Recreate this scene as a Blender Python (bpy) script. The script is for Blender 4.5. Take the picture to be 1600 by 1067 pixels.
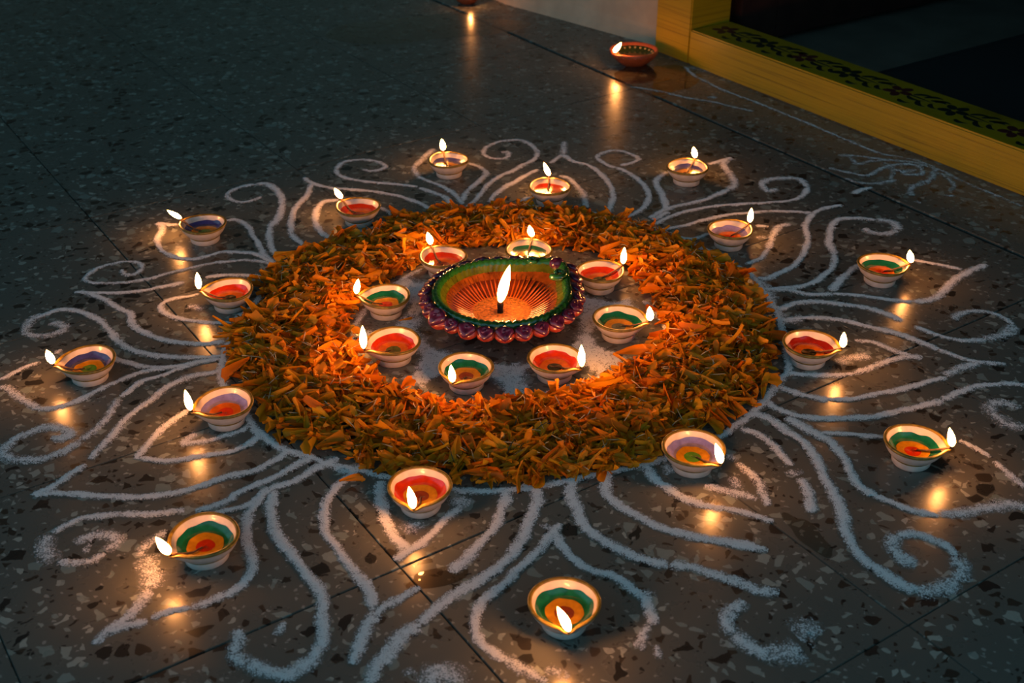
import bpy, bmesh, math, random
from mathutils import Vector, Matrix, noise as mnoise

for o in list(bpy.data.objects):
    bpy.data.objects.remove(o, do_unlink=True)
SC = bpy.context.scene
COL = SC.collection
PI = math.pi
RND = random.Random(7)

# ------------------------------------------------------------------ camera
PITCH = math.radians(30.73)
cam_d = bpy.data.cameras.new('camera')
cam = bpy.data.objects.new('camera', cam_d)
COL.objects.link(cam)
cam.location = (0.0, 0.0, 0.75)
cam.rotation_euler = (PI / 2 - PITCH, 0.0, 0.0)
cam_d.sensor_width = 36.0
cam_d.lens = 42.75
cam_d.clip_start = 0.02
cam_d.dof.use_dof = True
cam_d.dof.focus_distance = 1.42
cam_d.dof.aperture_fstop = 9.0
SC.camera = cam

# ------------------------------------------------------------------ dusk sky, exposure
world = bpy.data.worlds.new('dusk_sky')
SC.world = world
world.use_nodes = True
bg = world.node_tree.nodes['Background']
bg.inputs['Color'].default_value = (0.205, 0.53, 0.74, 1)
bg.inputs['Strength'].default_value = 0.80
FLAME_STRENGTH = 215.0
vs = SC.view_settings
vs.view_transform = 'Standard'
vs.look = 'None'
vs.exposure = 0.0
vs.gamma = 1.0
vs.use_curve_mapping = False
SC.cycles.sample_clamp_indirect = 4.0
SC.cycles.use_denoising = True
SC.cycles.max_bounces = 5
SC.cycles.transparent_max_bounces = 12

# house axes: P runs into the house (across the door sill), Q runs along the wall towards the viewer
AX = math.radians(34.0)
PX, PY = math.cos(AX), math.sin(AX)
QX, QY = math.sin(AX), -math.cos(AX)


def W(p, q, z=0.0):
    return Vector((p * PX + q * QX, p * PY + q * QY, z))


# ------------------------------------------------------------------ helpers
def tag(o, label=None, cat=None, group=None, kind=None):
    if label:
        o['label'] = label
    if cat:
        o['category'] = cat
    if group:
        o['group'] = group
    if kind:
        o['kind'] = kind
    return o


def mesh(name, verts, faces, mat=None, smooth=True, attrs=None):
    me = bpy.data.meshes.new(name)
    me.from_pydata([tuple(v) for v in verts], [], faces)
    if smooth:
        me.polygons.foreach_set('use_smooth', [True] * len(me.polygons))
    for k, vals in (attrs or {}).items():
        a = me.attributes.new(k, 'FLOAT', 'POINT')
        a.data.foreach_set('value', vals)
    if mat:
        me.materials.append(mat)
    me.update()
    return me


def obj(name, me, parent=None, loc=None, rot=None, scale=None):
    o = bpy.data.objects.new(name, me)
    COL.objects.link(o)
    if parent:
        o.parent = parent
    if loc is not None:
        o.location = loc
    if rot is not None:
        o.rotation_euler = rot
    if scale is not None:
        o.scale = scale
    return o


def empty(name, loc=(0, 0, 0), rz=0.0):
    o = bpy.data.objects.new(name, None)
    COL.objects.link(o)
    o.location = loc
    o.rotation_euler = (0, 0, rz)
    o.empty_display_size = 0.02
    return o


def pbox(name, p0, p1, q0, q1, z0, z1, mat, parent=None, bevel=0.0):
    """box aligned with the house axes"""
    bm = bmesh.new()
    c = [W(p, q, z) for z in (z0, z1) for (p, q) in ((p0, q0), (p1, q0), (p1, q1), (p0, q1))]
    v = [bm.verts.new(x) for x in c]
    for f in ((0, 1, 2, 3), (4, 7, 6, 5), (0, 4, 5, 1), (1, 5, 6, 2), (2, 6, 7, 3), (3, 7, 4, 0)):
        bm.faces.new([v[i] for i in f])
    bmesh.ops.recalc_face_normals(bm, faces=bm.faces)
    if bevel:
        bmesh.ops.bevel(bm, geom=list(bm.edges), offset=bevel, segments=2, affect='EDGES')
    me = bpy.data.meshes.new(name)
    bm.to_mesh(me)
    bm.free()
    me.materials.append(mat)
    return obj(name, me, parent)


def lathe(profile, segs=40, deform=None, closed_start=False, closed_end=False):
    """profile: list of (r, z); deform(r, z, th) -> (x, y, z)"""
    V, F = [], []
    n = len(profile)
    for i in range(segs):
        th = 2 * PI * i / segs
        for (r, z) in profile:
            V.append(deform(r, z, th) if deform else (r * math.cos(th), r * math.sin(th), z))
    for i in range(segs):
        j = (i + 1) % segs
        for k in range(n - 1):
            F.append((i * n + k, j * n + k, j * n + k + 1, i * n + k + 1))
    if closed_start:
        F.append(tuple(i * n for i in range(segs))[::-1])
    if closed_end:
        F.append(tuple(i * n + n - 1 for i in range(segs)))
    return V, F


def tube(path, radii, segs=8, cap=True):
    V, F = [], []
    P = [Vector(p) for p in path]
    n = len(P)
    up = Vector((0.13, 0.2, 1)).normalized()
    for i, p in enumerate(P):
        t = (P[min(i + 1, n - 1)] - P[max(i - 1, 0)]).normalized()
        a = t.cross(up)
        if a.length < 1e-4:
            a = t.cross(Vector((1, 0, 0)))
        a.normalize()
        b = t.cross(a)
        r = radii[i] if isinstance(radii, (list, tuple)) else radii
        for k in range(segs):
            th = 2 * PI * k / segs
            V.append(p + (a * math.cos(th) + b * math.sin(th)) * r)
    for i in range(n - 1):
        for k in range(segs):
            l = (k + 1) % segs
            F.append((i * segs + k, i * segs + l, (i + 1) * segs + l, (i + 1) * segs + k))
    if cap:
        F.append(tuple(range(segs))[::-1])
        F.append(tuple((n - 1) * segs + k for k in range(segs)))
    return V, F


def catmull(pts, step):
    P = [Vector((p[0], p[1], 0)) for p in pts]
    if len(P) < 3:
        P = [P[0], (P[0] + P[-1]) / 2, P[-1]]
    E = [P[0] * 2 - P[1]] + P + [P[-1] * 2 - P[-2]]
    out = []
    for i in range(1, len(E) - 2):
        a, b, c, d = E[i - 1], E[i], E[i + 1], E[i + 2]
        m = max(1, int((c - b).length / step))
        for k in range(m):
            t = k / m
            out.append(0.5 * ((2 * b) + (c - a) * t + (2 * a - 5 * b + 4 * c - d) * t * t + (3 * b - a - 3 * c + d) * t ** 3))
    out.append(P[-1])
    return out


# ------------------------------------------------------------------ materials
class NT:
    def __init__(self, name):
        self.m = bpy.data.materials.new(name)
        self.m.use_nodes = True
        self.t = self.m.node_tree
        self.b = self.t.nodes['Principled BSDF']
        self.out = self.t.nodes['Material Output']

    def n(self, typ, **kw):
        x = self.t.nodes.new(typ)
        for k, v in kw.items():
            setattr(x, k, v)
        return x

    def l(self, a, b):
        self.t.links.new(a, b)

    def math(self, op, a, b=0.0, c=None):
        x = self.n('ShaderNodeMath', operation=op)
        for i, v in enumerate((a, b, c)):
            if v is None:
                continue
            if isinstance(v, (int, float)):
                x.inputs[i].default_value = v
            else:
                self.l(v, x.inputs[i])
        return x.outputs[0]

    def mix(self, fac, a, b):
        x = self.n('ShaderNodeMix', data_type='RGBA')
        for s, v in ((x.inputs[0], fac), (x.inputs[6], a), (x.inputs[7], b)):
            if isinstance(v, (int, float)):
                s.default_value = v
            elif isinstance(v, tuple):
                s.default_value = (*v, 1) if len(v) == 3 else v
            else:
                self.l(v, s)
        return x.outputs[2]

    def noise(self, scale, detail=3, vec=None, rough=0.55):
        x = self.n('ShaderNodeTexNoise')
        x.inputs['Scale'].default_value = scale
        x.inputs['Detail'].default_value = detail
        x.inputs['Roughness'].default_value = rough
        if vec is not None:
            self.l(vec, x.inputs['Vector'])
        return x.outputs['Fac']

    def ramp(self, fac, stops):
        x = self.n('ShaderNodeValToRGB')
        e = x.color_ramp.elements
        while len(e) < len(stops):
            e.new(0.5)
        for i, (p, c) in enumerate(stops):
            e[i].position = p
            e[i].color = (*c, 1) if len(c) == 3 else c
        self.l(fac, x.inputs[0])
        return x.outputs[0]

    def bump(self, h, strength=0.3, dist=0.001):
        x = self.n('ShaderNodeBump')
        x.inputs['Strength'].default_value = strength
        x.inputs['Distance'].default_value = dist
        self.l(h, x.inputs['Height'])
        self.l(x.outputs[0], self.b.inputs['Normal'])

    def set(self, **kw):
        for k, v in kw.items():
            s = self.b.inputs[k.replace('_', ' ')]
            if isinstance(v, (int, float)):
                s.default_value = v
            elif isinstance(v, tuple):
                s.default_value = (*v, 1) if len(v) == 3 else v
            else:
                self.l(v, s)


def simple(name, col, rough=0.5, metal=0.0, coat=0.0, vary=0.15, scale=120.0, bump=0.0, bdist=0.0006):
    N = NT(name)
    tc = N.n('ShaderNodeTexCoord')
    f = N.noise(scale, 4, tc.outputs['Object'])
    dark = tuple(c * (1 - vary) for c in col)
    lite = tuple(min(1, c * (1 + vary)) for c in col)
    N.set(Base_Color=N.ramp(f, [(0.3, dark), (0.7, lite)]), Roughness=rough, Metallic=metal, Coat_Weight=coat)
    N.b.inputs['Coat Roughness'].default_value = 0.08
    if bump:
        N.bump(f, bump, bdist)
    return N.m


def terrazzo():
    N = NT('terrazzo')
    geo = N.n('ShaderNodeNewGeometry')
    oi = N.n('ShaderNodeObjectInfo')
    off = N.n('ShaderNodeVectorMath', operation='MULTIPLY_ADD')
    N.l(oi.outputs['Random'], off.inputs[0])
    off.inputs[1].default_value = (7.3, 3.1, 0)
    N.l(geo.outputs['Position'], off.inputs[2])
    pos = off.outputs[0]
    wn = N.n('ShaderNodeTexNoise')
    wn.inputs['Scale'].default_value = 70
    wn.inputs['Detail'].default_value = 2
    N.l(pos, wn.inputs['Vector'])
    wv = N.n('ShaderNodeVectorMath', operation='MULTIPLY_ADD')
    N.l(wn.outputs['Color'], wv.inputs[0])
    wv.inputs[1].default_value = (0.011, 0.011, 0)
    N.l(pos, wv.inputs[2])
    vec = wv.outputs[0]
    # cement matrix
    grain = N.noise(900, 2, pos)
    cloud = N.noise(9, 4, pos)
    base = N.mix(cloud, (0.098, 0.100, 0.085), (0.128, 0.125, 0.104))
    base = N.mix(N.math('MULTIPLY', grain, 0.3), base, (0.06, 0.06, 0.056))

    def chips(scale, edge, lo, hi):
        v = N.n('ShaderNodeTexVoronoi', voronoi_dimensions='2D')
        v.inputs['Scale'].default_value = scale
        N.l(vec, v.inputs['Vector'])
        e = N.n('ShaderNodeTexVoronoi', voronoi_dimensions='2D', feature='DISTANCE_TO_EDGE')
        e.inputs['Scale'].default_value = scale
        N.l(vec, e.inputs['Vector'])
        sep = N.n('ShaderNodeSeparateColor')
        N.l(v.outputs['Color'], sep.inputs[0])
        r, g = sep.outputs[0], sep.outputs[1]
        # each chip is its own size: the margin to its cell border varies
        inside = N.math('GREATER_THAN', e.outputs['Distance'], N.math('MULTIPLY_ADD', g, edge, edge * 0.35))
        dk = N.math('MULTIPLY', N.math('LESS_THAN', r, lo), inside)
        lt = N.math('MULTIPLY', N.math('GREATER_THAN', r, hi), inside)
        return dk, lt, g

    d1, l1, g1 = chips(66, 0.24, 0.14, 0.86)
    d2, l2, g2 = chips(120, 0.26, 0.09, 0.87)
    d3, l3, g3 = chips(260, 0.2, 0.03, 0.95)
    lightc = N.mix(g1, (0.16, 0.20, 0.18), (0.34, 0.35, 0.30))
    darkc = N.mix(g1, (0.020, 0.020, 0.018), (0.052, 0.040, 0.028))
    col = N.mix(N.math('MULTIPLY', l3, 0.8), base, (0.26, 0.26, 0.23))
    col = N.mix(d3, col, (0.03, 0.028, 0.024))
    col = N.mix(N.math('MULTIPLY', l2, 0.85), col, lightc)
    col = N.mix(d2, col, darkc)
    col = N.mix(N.math('MULTIPLY', l1, 0.9), col, lightc)
    col = N.mix(d1, col, darkc)
    rough = N.math('MULTIPLY_ADD', N.noise(35, 4, pos), 0.20, 0.19)
    N.set(Base_Color=col, Roughness=rough)
    N.b.inputs['Specular IOR Level'].default_value = 0.4
    N.bump(N.noise(60, 3, pos), 0.12, 0.0006)
    return N.m


def powder():
    N = NT('rangoli_powder')
    at = N.n('ShaderNodeAttribute', attribute_name='cover')
    geo = N.n('ShaderNodeNewGeometry')
    f1 = N.noise(800, 2, geo.outputs['Position'])
    f2 = N.noise(160, 3, geo.outputs['Position'])
    s = N.math('ADD', N.math('MULTIPLY', f1, 2.4), N.math('MULTIPLY', f2, 1.2))
    s = N.math('ADD', s, -1.76)
    v = N.math('ADD', at.outputs['Fac'], s)
    a = N.n('ShaderNodeMapRange')
    a.inputs['From Min'].default_value = 0.28
    a.inputs['From Max'].default_value = 0.80
    N.l(v, a.inputs['Value'])
    d = N.n('ShaderNodeBsdfDiffuse')
    d.inputs['Color'].default_value = (0.62, 0.61, 0.60, 1)
    d.inputs['Roughness'].default_value = 1.0
    bp = N.n('ShaderNodeBump')
    bp.inputs['Strength'].default_value = 0.7
    bp.inputs['Distance'].default_value = 0.0012
    N.l(f1, bp.inputs['Height'])
    N.l(bp.outputs[0], d.inputs['Normal'])
    tr = N.n('ShaderNodeBsdfTransparent')
    mx = N.n('ShaderNodeMixShader')
    N.l(a.outputs[0], mx.inputs[0])
    N.l(tr.outputs[0], mx.inputs[1])
    N.l(d.outputs[0], mx.inputs[2])
    N.l(mx.outputs[0], N.out.inputs['Surface'])
    return N.m


def petal_mat():
    N = NT('marigold_petal')
    at = N.n('ShaderNodeAttribute', attribute_name='tint')
    col = N.ramp(at.outputs['Fac'], [(0.0, (0.60, 0.135, 0.003)), (0.35, (0.68, 0.215, 0.004)), (0.7, (0.70, 0.275, 0.005)), (1.0, (0.60, 0.30, 0.009))])
    d = N.n('ShaderNodeBsdfPrincipled')
    N.l(col, d.inputs['Base Color'])
    d.inputs['Roughness'].default_value = 0.55
    d.inputs['Specular IOR Level'].default_value = 0.25
    t = N.n('ShaderNodeBsdfTranslucent')
    N.l(col, t.inputs['Color'])
    mx = N.n('ShaderNodeMixShader')
    mx.inputs[0].default_value = 0.3
    N.l(d.outputs[0], mx.inputs[1])
    N.l(t.outputs[0], mx.inputs[2])
    N.l(mx.outputs[0], N.out.inputs['Surface'])
    return N.m


def flame_mat():
    N = NT('flame')
    at = N.n('ShaderNodeAttribute', attribute_name='along')
    col = N.ramp(at.outputs['Fac'], [(0.0, (0.10, 0.04, 0.03)), (0.16, (1.0, 0.32, 0.07)), (0.5, (1.0, 0.40, 0.11)), (1.0, (1.0, 0.32, 0.06))])
    st = N.ramp(at.outputs['Fac'], [(0.0, (0.01, 0.01, 0.01)), (0.2, (0.8, 0.8, 0.8)), (0.6, (1, 1, 1)), (1.0, (0.35, 0.35, 0.35))])
    e = N.n('ShaderNodeEmission')
    N.l(col, e.inputs['Color'])
    N.l(N.math('MULTIPLY', st, FLAME_STRENGTH), e.inputs['Strength'])
    N.l(e.outputs[0], N.out.inputs['Surface'])
    return N.m


def oil_mat(name='lamp_oil', tint=(0.95, 0.88, 0.70), rough=0.02):
    N = NT(name)
    tr = N.n('ShaderNodeBsdfTransparent')
    tr.inputs['Color'].default_value = (*tint, 1)
    g = N.n('ShaderNodeBsdfGlossy')
    g.inputs['Roughness'].default_value = rough
    lw = N.n('ShaderNodeLayerWeight')
    lw.inputs['Blend'].default_value = 0.5
    fr = N.math('MULTIPLY_ADD', N.math('POWER', lw.outputs['Facing'], 4.5), 0.9, 0.035)
    mx = N.n('ShaderNodeMixShader')
    N.l(fr, mx.inputs[0])
    N.l(tr.outputs[0], mx.inputs[1])
    N.l(g.outputs[0], mx.inputs[2])
    N.l(mx.outputs[0], N.out.inputs['Surface'])
    return N.m


def sill_paint():
    N = NT('yellow_wood_paint')
    geo = N.n('ShaderNodeNewGeometry')
    mp = N.n('ShaderNodeMapping')
    mp.inputs['Rotation'].default_value = (0, 0, PI / 2 - AX)
    N.l(geo.outputs['Position'], mp.inputs['Vector'])
    st = N.n('ShaderNodeMapping')
    st.inputs['Scale'].default_value = (14, 14 * 0.35, 230)
    N.l(mp.outputs[0], st.inputs['Vector'])
    st.inputs['Scale'].default_value = (3.0, 3.0, 330)
    g = N.noise(1.0, 5, st.outputs[0], 0.65)
    blot = N.noise(14, 4, geo.outputs['Position'])
    c = N.ramp(g, [(0.36, (0.22, 0.110, 0.003)), (0.44, (0.44, 0.235, 0.005)), (0.75, (0.53, 0.30, 0.007))])
    c = N.mix(N.math('MULTIPLY', blot, 0.3), c, (0.30, 0.20, 0.01))
    N.set(Base_Color=c, Roughness=0.38)
    N.bump(g, 0.35, 0.0012)
    return N.m


def plaster():
    N = NT('wall_plaster')
    geo = N.n('ShaderNodeNewGeometry')
    a = N.noise(7, 5, geo.outputs['Position'])
    b = N.noise(60, 4, geo.outputs['Position'])
    c = N.ramp(a, [(0.3, (0.42, 0.30, 0.19)), (0.6, (0.58, 0.43, 0.28))])
    c = N.mix(N.math('MULTIPLY', b, 0.35), c, (0.26, 0.23, 0.19))
    N.set(Base_Color=c, Roughness=0.85)
    N.bump(b, 0.4, 0.002)
    return N.m


M_TERR = terrazzo()
M_GROUT = simple('grout', (0.022, 0.021, 0.018), 0.9)
M_POW = powder()
M_PETAL = petal_mat()
M_FLAME = flame_mat()
M_OIL = oil_mat()
M_STAIN = oil_mat('oil_film', (0.72, 0.64, 0.55), 0.06)
M_STAIN2 = oil_mat('oil_soaked', (0.80, 0.77, 0.72), 0.24)
M_SILL = sill_paint()
M_PLAST = plaster()
M_CREAM = simple('cream_clay', (0.56, 0.47, 0.41), 0.40, vary=0.14, scale=90, bump=0.15, coat=0.25)
M_GOLD = simple('gold_paint', (0.20, 0.125, 0.016), 0.36, metal=0.2, vary=0.5, scale=160, bump=0.25)
PAINT = {
    'red': simple('red_paint', (0.36, 0.022, 0.004), 0.22, vary=0.2, coat=0.6),
    'deepred': simple('deep_red_paint', (0.19, 0.009, 0.004), 0.22, vary=0.2, coat=0.6),
    'green': simple('green_paint', (0.005, 0.090, 0.048), 0.22, vary=0.3, coat=0.6),
    'blue': simple('blue_paint', (0.035, 0.040, 0.17), 0.22, vary=0.3, coat=0.6),
    'lavender': simple('lavender_paint', (0.15, 0.135, 0.36), 0.25, vary=0.25, coat=0.6),
    'yellow': simple('yellow_paint', (0.40, 0.20, 0.010), 0.22, vary=0.3, coat=0.6),
    'orange': simple('orange_paint', (0.38, 0.092, 0.006), 0.22, vary=0.3, coat=0.6),
    'black': simple('black_paint', (0.018, 0.018, 0.010), 0.22, vary=0.3, coat=0.6),
    'olive': simple('olive_paint', (0.06, 0.075, 0.02), 0.22, vary=0.3, coat=0.6),
    'lime': simple('lime_green_paint', (0.06, 0.20, 0.03), 0.22, vary=0.3, coat=0.6),
    'slate': simple('slate_blue_paint', (0.09, 0.11, 0.12), 0.22, vary=0.3, coat=0.6),
    'brown': simple('brown_paint', (0.16, 0.03, 0.012), 0.22, vary=0.3, coat=0.6),
}
M_WICK = simple('cotton_wick', (0.13, 0.07, 0.035), 0.8, vary=0.4, scale=300)
M_CHAR = simple('charred_wick', (0.008, 0.006, 0.006), 0.9)
M_DARKWOOD = simple('dark_brown_wood', (0.040, 0.014, 0.010), 0.45, vary=0.3, scale=20)
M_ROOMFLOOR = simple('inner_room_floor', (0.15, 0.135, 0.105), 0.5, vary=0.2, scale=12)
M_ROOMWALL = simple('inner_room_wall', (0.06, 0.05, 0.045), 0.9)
M_MAT = simple('dark_doormat', (0.012, 0.010, 0.010), 0.95, vary=0.4, scale=500, bump=0.5, bdist=0.002)
M_CEIL = simple('porch_ceiling_added', (0.30, 0.28, 0.25), 0.9, scale=6)
M_GROUND = simple('yard_ground', (0.05, 0.05, 0.045), 0.95, scale=3)
M_BLACKP = simple('black_stencil_paint', (0.010, 0.014, 0.008), 0.5)
M_MAROON = simple('maroon_stencil_paint', (0.085, 0.012, 0.010), 0.5)
# ------------------------------------------------------------------ the setting: porch floor of terrazzo tiles
P_LINES = [-1.90, -1.57, -1.245, -0.918, -0.590, -0.263, 0.065, 0.393, 0.721, 1.066, 1.412]
Q_LINES = [-5.40, -5.09, -4.78, -4.47, -4.16, -3.85, -3.54, -3.23, -2.92, -2.61, -2.30, -1.99, -1.68, -1.385, -1.078, -0.766, -0.455, -0.144, 0.167, 0.478, 0.79]
floor = tag(pbox('floor', -1.95, 1.70, -5.45, 0.85, -0.12, -0.0030, M_GROUT), 'polished grey terrazzo tile floor of the porch', kind='structure')


QGAP = {-0.766: 0.0009}
PGAP = {0.393: 0.0007, 1.412: 0.0045}


def tile(p0, p1, q0, q1, g0, g1, name='floor_tile'):
    return pbox(name, p0 + g0, p1 - g1, q0 + QGAP.get(q0, 0.00035), q1 - QGAP.get(q1, 0.00035), -0.020, 0.0, M_TERR, floor, 0.0006)


for i in range(len(P_LINES) - 1):
    for j in range(len(Q_LINES) - 1):
        tile(P_LINES[i], P_LINES[i + 1], Q_LINES[j], Q_LINES[j + 1], PGAP.get(P_LINES[i], 0.00035), PGAP.get(P_LINES[i + 1], 0.00035))
BQ = [-5.4, -4.46, -3.53, -2.61, -1.68, -0.766, 0.16, 0.79]
for j in range(len(BQ) - 1):
    tile(1.412, 1.60, BQ[j], BQ[j + 1], 0.0045, 0.0, 'border_slab')

# house wall, added unseen far wall, ceiling, yard
DQ0, DQ1 = -1.735, -0.45          # door opening along the wall
SP0, SP1 = 1.585, 1.690           # door sill, front and back face
SILL_H = 0.068


def wall_strip(name, foot, z0, z1, thick, mat):
    """a wall whose foot follows a list of (p, q) points, with a small plaster cove at the floor"""
    prof = [(0.0, z1), (0.0, z0 + 0.035), (0.004, z0 + 0.012), (0.012, z0), (-thick, z0), (-thick, z1)]
    V, F = [], []
    n = len(prof)
    for (p, q) in foot:
        for (d, z) in prof:
            V.append(W(p - d, q, z))
    for i in range(len(foot) - 1):
        for k in range(n):
            l = (k + 1) % n
            F.append((i * n + k, (i + 1) * n + k, (i + 1) * n + l, i * n + l))
    F.append(tuple(range(n)))
    F.append(tuple((len(foot) - 1) * n + k for k in range(n))[::-1])
    return tag(obj(name, mesh(name, V, F, mat, smooth=False)), kind='structure')


foot = []
for k in range(41):
    q = -5.45 + (5.45 - 1.838) * k / 40
    p = 1.625 - 0.085 * min(1.0, max(0.0, (-1.838 - q) / 0.45)) + 0.004 * mnoise.noise(Vector((q * 3, 0, 0)))
    foot.append((p, q))
wall_strip('wall_right', foot, 0.0, 2.75, 0.16, M_PLAST)
wall_strip('wall_right_near', [(1.60, DQ1 + 0.11), (1.60, 0.85)], 0.0, 2.75, 0.16, M_PLAST)
tag(pbox('wall_right_over_door', 1.60, 1.76, -1.838, DQ1 + 0.11, 2.16, 2.75, M_PLAST), kind='structure')
tag(pbox('wall_far_added', -1.95, 1.76, -5.60, -5.45, 0.0, 2.75, M_PLAST), kind='structure')  # unseen wall, added to close off sky light and darken the far floor
tag(pbox('ceiling_added', -1.45, 1.80, -5.60, 0.55, 2.75, 2.90, M_CEIL), kind='structure')  # unseen roof slab, added to block the sky and its floor reflection
tag(pbox('ground', -30, 30, -30, 30, -0.30, -0.14, M_GROUND), kind='structure')

# the dark room behind the door
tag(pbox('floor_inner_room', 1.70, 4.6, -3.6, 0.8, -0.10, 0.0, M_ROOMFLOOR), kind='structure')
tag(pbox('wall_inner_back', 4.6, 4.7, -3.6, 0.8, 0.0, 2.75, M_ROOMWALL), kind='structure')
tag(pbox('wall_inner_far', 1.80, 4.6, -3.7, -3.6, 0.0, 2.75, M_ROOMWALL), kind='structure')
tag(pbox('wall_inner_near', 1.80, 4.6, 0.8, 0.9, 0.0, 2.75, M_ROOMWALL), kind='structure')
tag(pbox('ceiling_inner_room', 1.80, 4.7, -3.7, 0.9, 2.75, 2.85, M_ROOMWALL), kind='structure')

# door frame: sill with a stencilled flower border, jambs, head
frame = tag(empty('door_1', W(SP0, DQ0, 0)), 'yellow painted wooden door frame with flower stencils along its sill', kind='structure')


def under(o, parent):
    o.parent = parent
    o.matrix_parent_inverse = parent.matrix_basis.inverted()
    return o


sill = under(pbox('sill', SP0, SP1, DQ0, DQ1, 0.0, SILL_H, M_SILL, bevel=0.003), frame)
for q0, q1 in ((DQ0 - 0.103, DQ0 - 0.001), (DQ1 + 0.001, DQ1 + 0.11)):
    under(pbox('jamb', SP0 + 0.001, SP1, q0, q1, 0.0, 2.16, M_SILL, bevel=0.0025), frame)
under(pbox('head', SP0 + 0.002, SP1, DQ0 - 0.103, DQ1 + 0.11, 2.06, 2.16, M_SILL, bevel=0.0025), frame)


def flat_shape(loops, z0, z1):
    """thin raised paint shapes; loops = list of outlines [(p, q)...]"""
    V, F = [], []
    for lp in loops:
        b = len(V)
        n = len(lp)
        for (p, q) in lp:
            V.append(W(p, q, z1))
        for (p, q) in lp:
            V.append(W(p, q, z0))
        F.append(tuple(range(b, b + n)))
        for k in range(n):
            l = (k + 1) % n
            F.append((b + k, b + n + k, b + n + l, b + l))
    return V, F


def ell(cp, cq, rp, rq, ang, n=10):
    c, s = math.cos(ang), math.sin(ang)
    return [(cp + c * rp * math.cos(t) - s * rq * math.sin(t), cq + s * rp * math.cos(t) + c * rq * math.sin(t))
            for t in (2 * PI * k / n for k in range(n))]


def leaf(p, q, ln, wd, ang, bend):
    L, R = [], []
    for k in range(7):
        t = k / 6
        w = wd * math.sin(PI * (0.08 + 0.92 * t) ** 0.8) * (1 - 0.3 * t)
        a = ang + bend * t
        cx = p + ln * t * math.cos(ang + bend * t * 0.5)
        cq = q + ln * t * math.sin(ang + bend * t * 0.5)
        L.append((cx - w * math.sin(a), cq + w * math.cos(a)))
        R.append((cx + w * math.sin(a), cq - w * math.cos(a)))
    return L + R[::-1]


zt = SILL_H
FLOWERS = [-1.694, -1.588, -1.488, -1.383, -1.270, -1.156, -1.041, -0.925, -0.81, -0.70, -0.59]
for k, q in enumerate(FLOWERS):
    p = 1.640
    loops = [ell(p + 0.0165 * math.cos(a), q + 0.0150 * math.sin(a), 0.0115, 0.0080, a) for a in (2 * PI * i / 5 + 0.3 for i in range(5))]
    V, F = flat_shape(loops, zt - 0.0002, zt + 0.0003)
    o = obj('stencil_flower', mesh('stencil_flower', V, F, M_MAROON if k % 2 == 0 else M_BLACKP, smooth=False))
    under(o, sill)
    if k % 2 == 0:
        o['label'] = 'maroon stencilled flower'
    loops = []
    for (dp, dq, ln, wd, a, b) in ((-0.004, 0.024, 0.034, 0.0034, 2.1, -1.1), (0.004, 0.026, 0.030, 0.0038, 0.7, 1.1), (-0.020, 0.026, 0.024, 0.0034, 2.2, -1.3),
                                   (0.006, 0.046, 0.028, 0.0042, 0.5, 1.4), (-0.006, 0.050, 0.028, 0.0042, 2.7, -1.5), (0.004, 0.062, 0.028, 0.0036, 1.0, 0.9),
                                   (0.0, 0.018, 0.058, 0.0015, 1.5, 0.2), (0.004, 0.070, 0.024, 0.0040, 0.5, 1.4), (-0.004, 0.072, 0.022, 0.0040, 2.6, -1.3)):
        loops.append([(p + (u - p) * 1.55, v) for (u, v) in leaf(p + dp, q + dq, ln, wd, a, b)])
    if q < -0.62:
        V, F = flat_shape(loops, zt - 0.0002, zt + 0.0003)
        under(obj('stencil_sprig', mesh('stencil_sprig', V, F, M_BLACKP, smooth=False)), sill)

# open door leaf and doormat inside
door = tag(empty('door_leaf', W(1.72, -1.735, 0)), 'dark brown wooden door leaf standing open inside the yellow frame', 'door')
under(pbox('stile', 1.72, 1.82, -1.778, -1.738, 0.012, 2.05, M_DARKWOOD, bevel=0.002), door)
under(pbox('stile', 2.40, 2.50, -1.778, -1.738, 0.012, 2.05, M_DARKWOOD, bevel=0.002), door)
for z0, z1 in ((0.012, 0.17), (0.95, 1.07), (1.93, 2.05)):
    under(pbox('rail', 1.82, 2.40, -1.777, -1.739, z0, z1, M_DARKWOOD, bevel=0.002), door)
for z0, z1 in ((0.17, 0.95), (1.07, 1.93)):
    under(pbox('panel', 1.82, 2.40, -1.768, -1.748, z0, z1, M_DARKWOOD), door)
rug = tag(empty('doormat', W(1.75, -1.475, 0)), 'black doormat on the dark floor just inside the yellow sill', 'doormat')
under(pbox('pile', 1.735, 2.75, -1.465, -0.62, 0.0, 0.010, M_MAT, bevel=0.003), rug)
under(pbox('binding', 1.725, 2.76, -1.480, -1.465, 0.0, 0.008, M_MAT, bevel=0.002), rug)
under(pbox('binding', 1.725, 2.76, -0.62, -0.605, 0.0, 0.008, M_MAT, bevel=0.002), rug)

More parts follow.
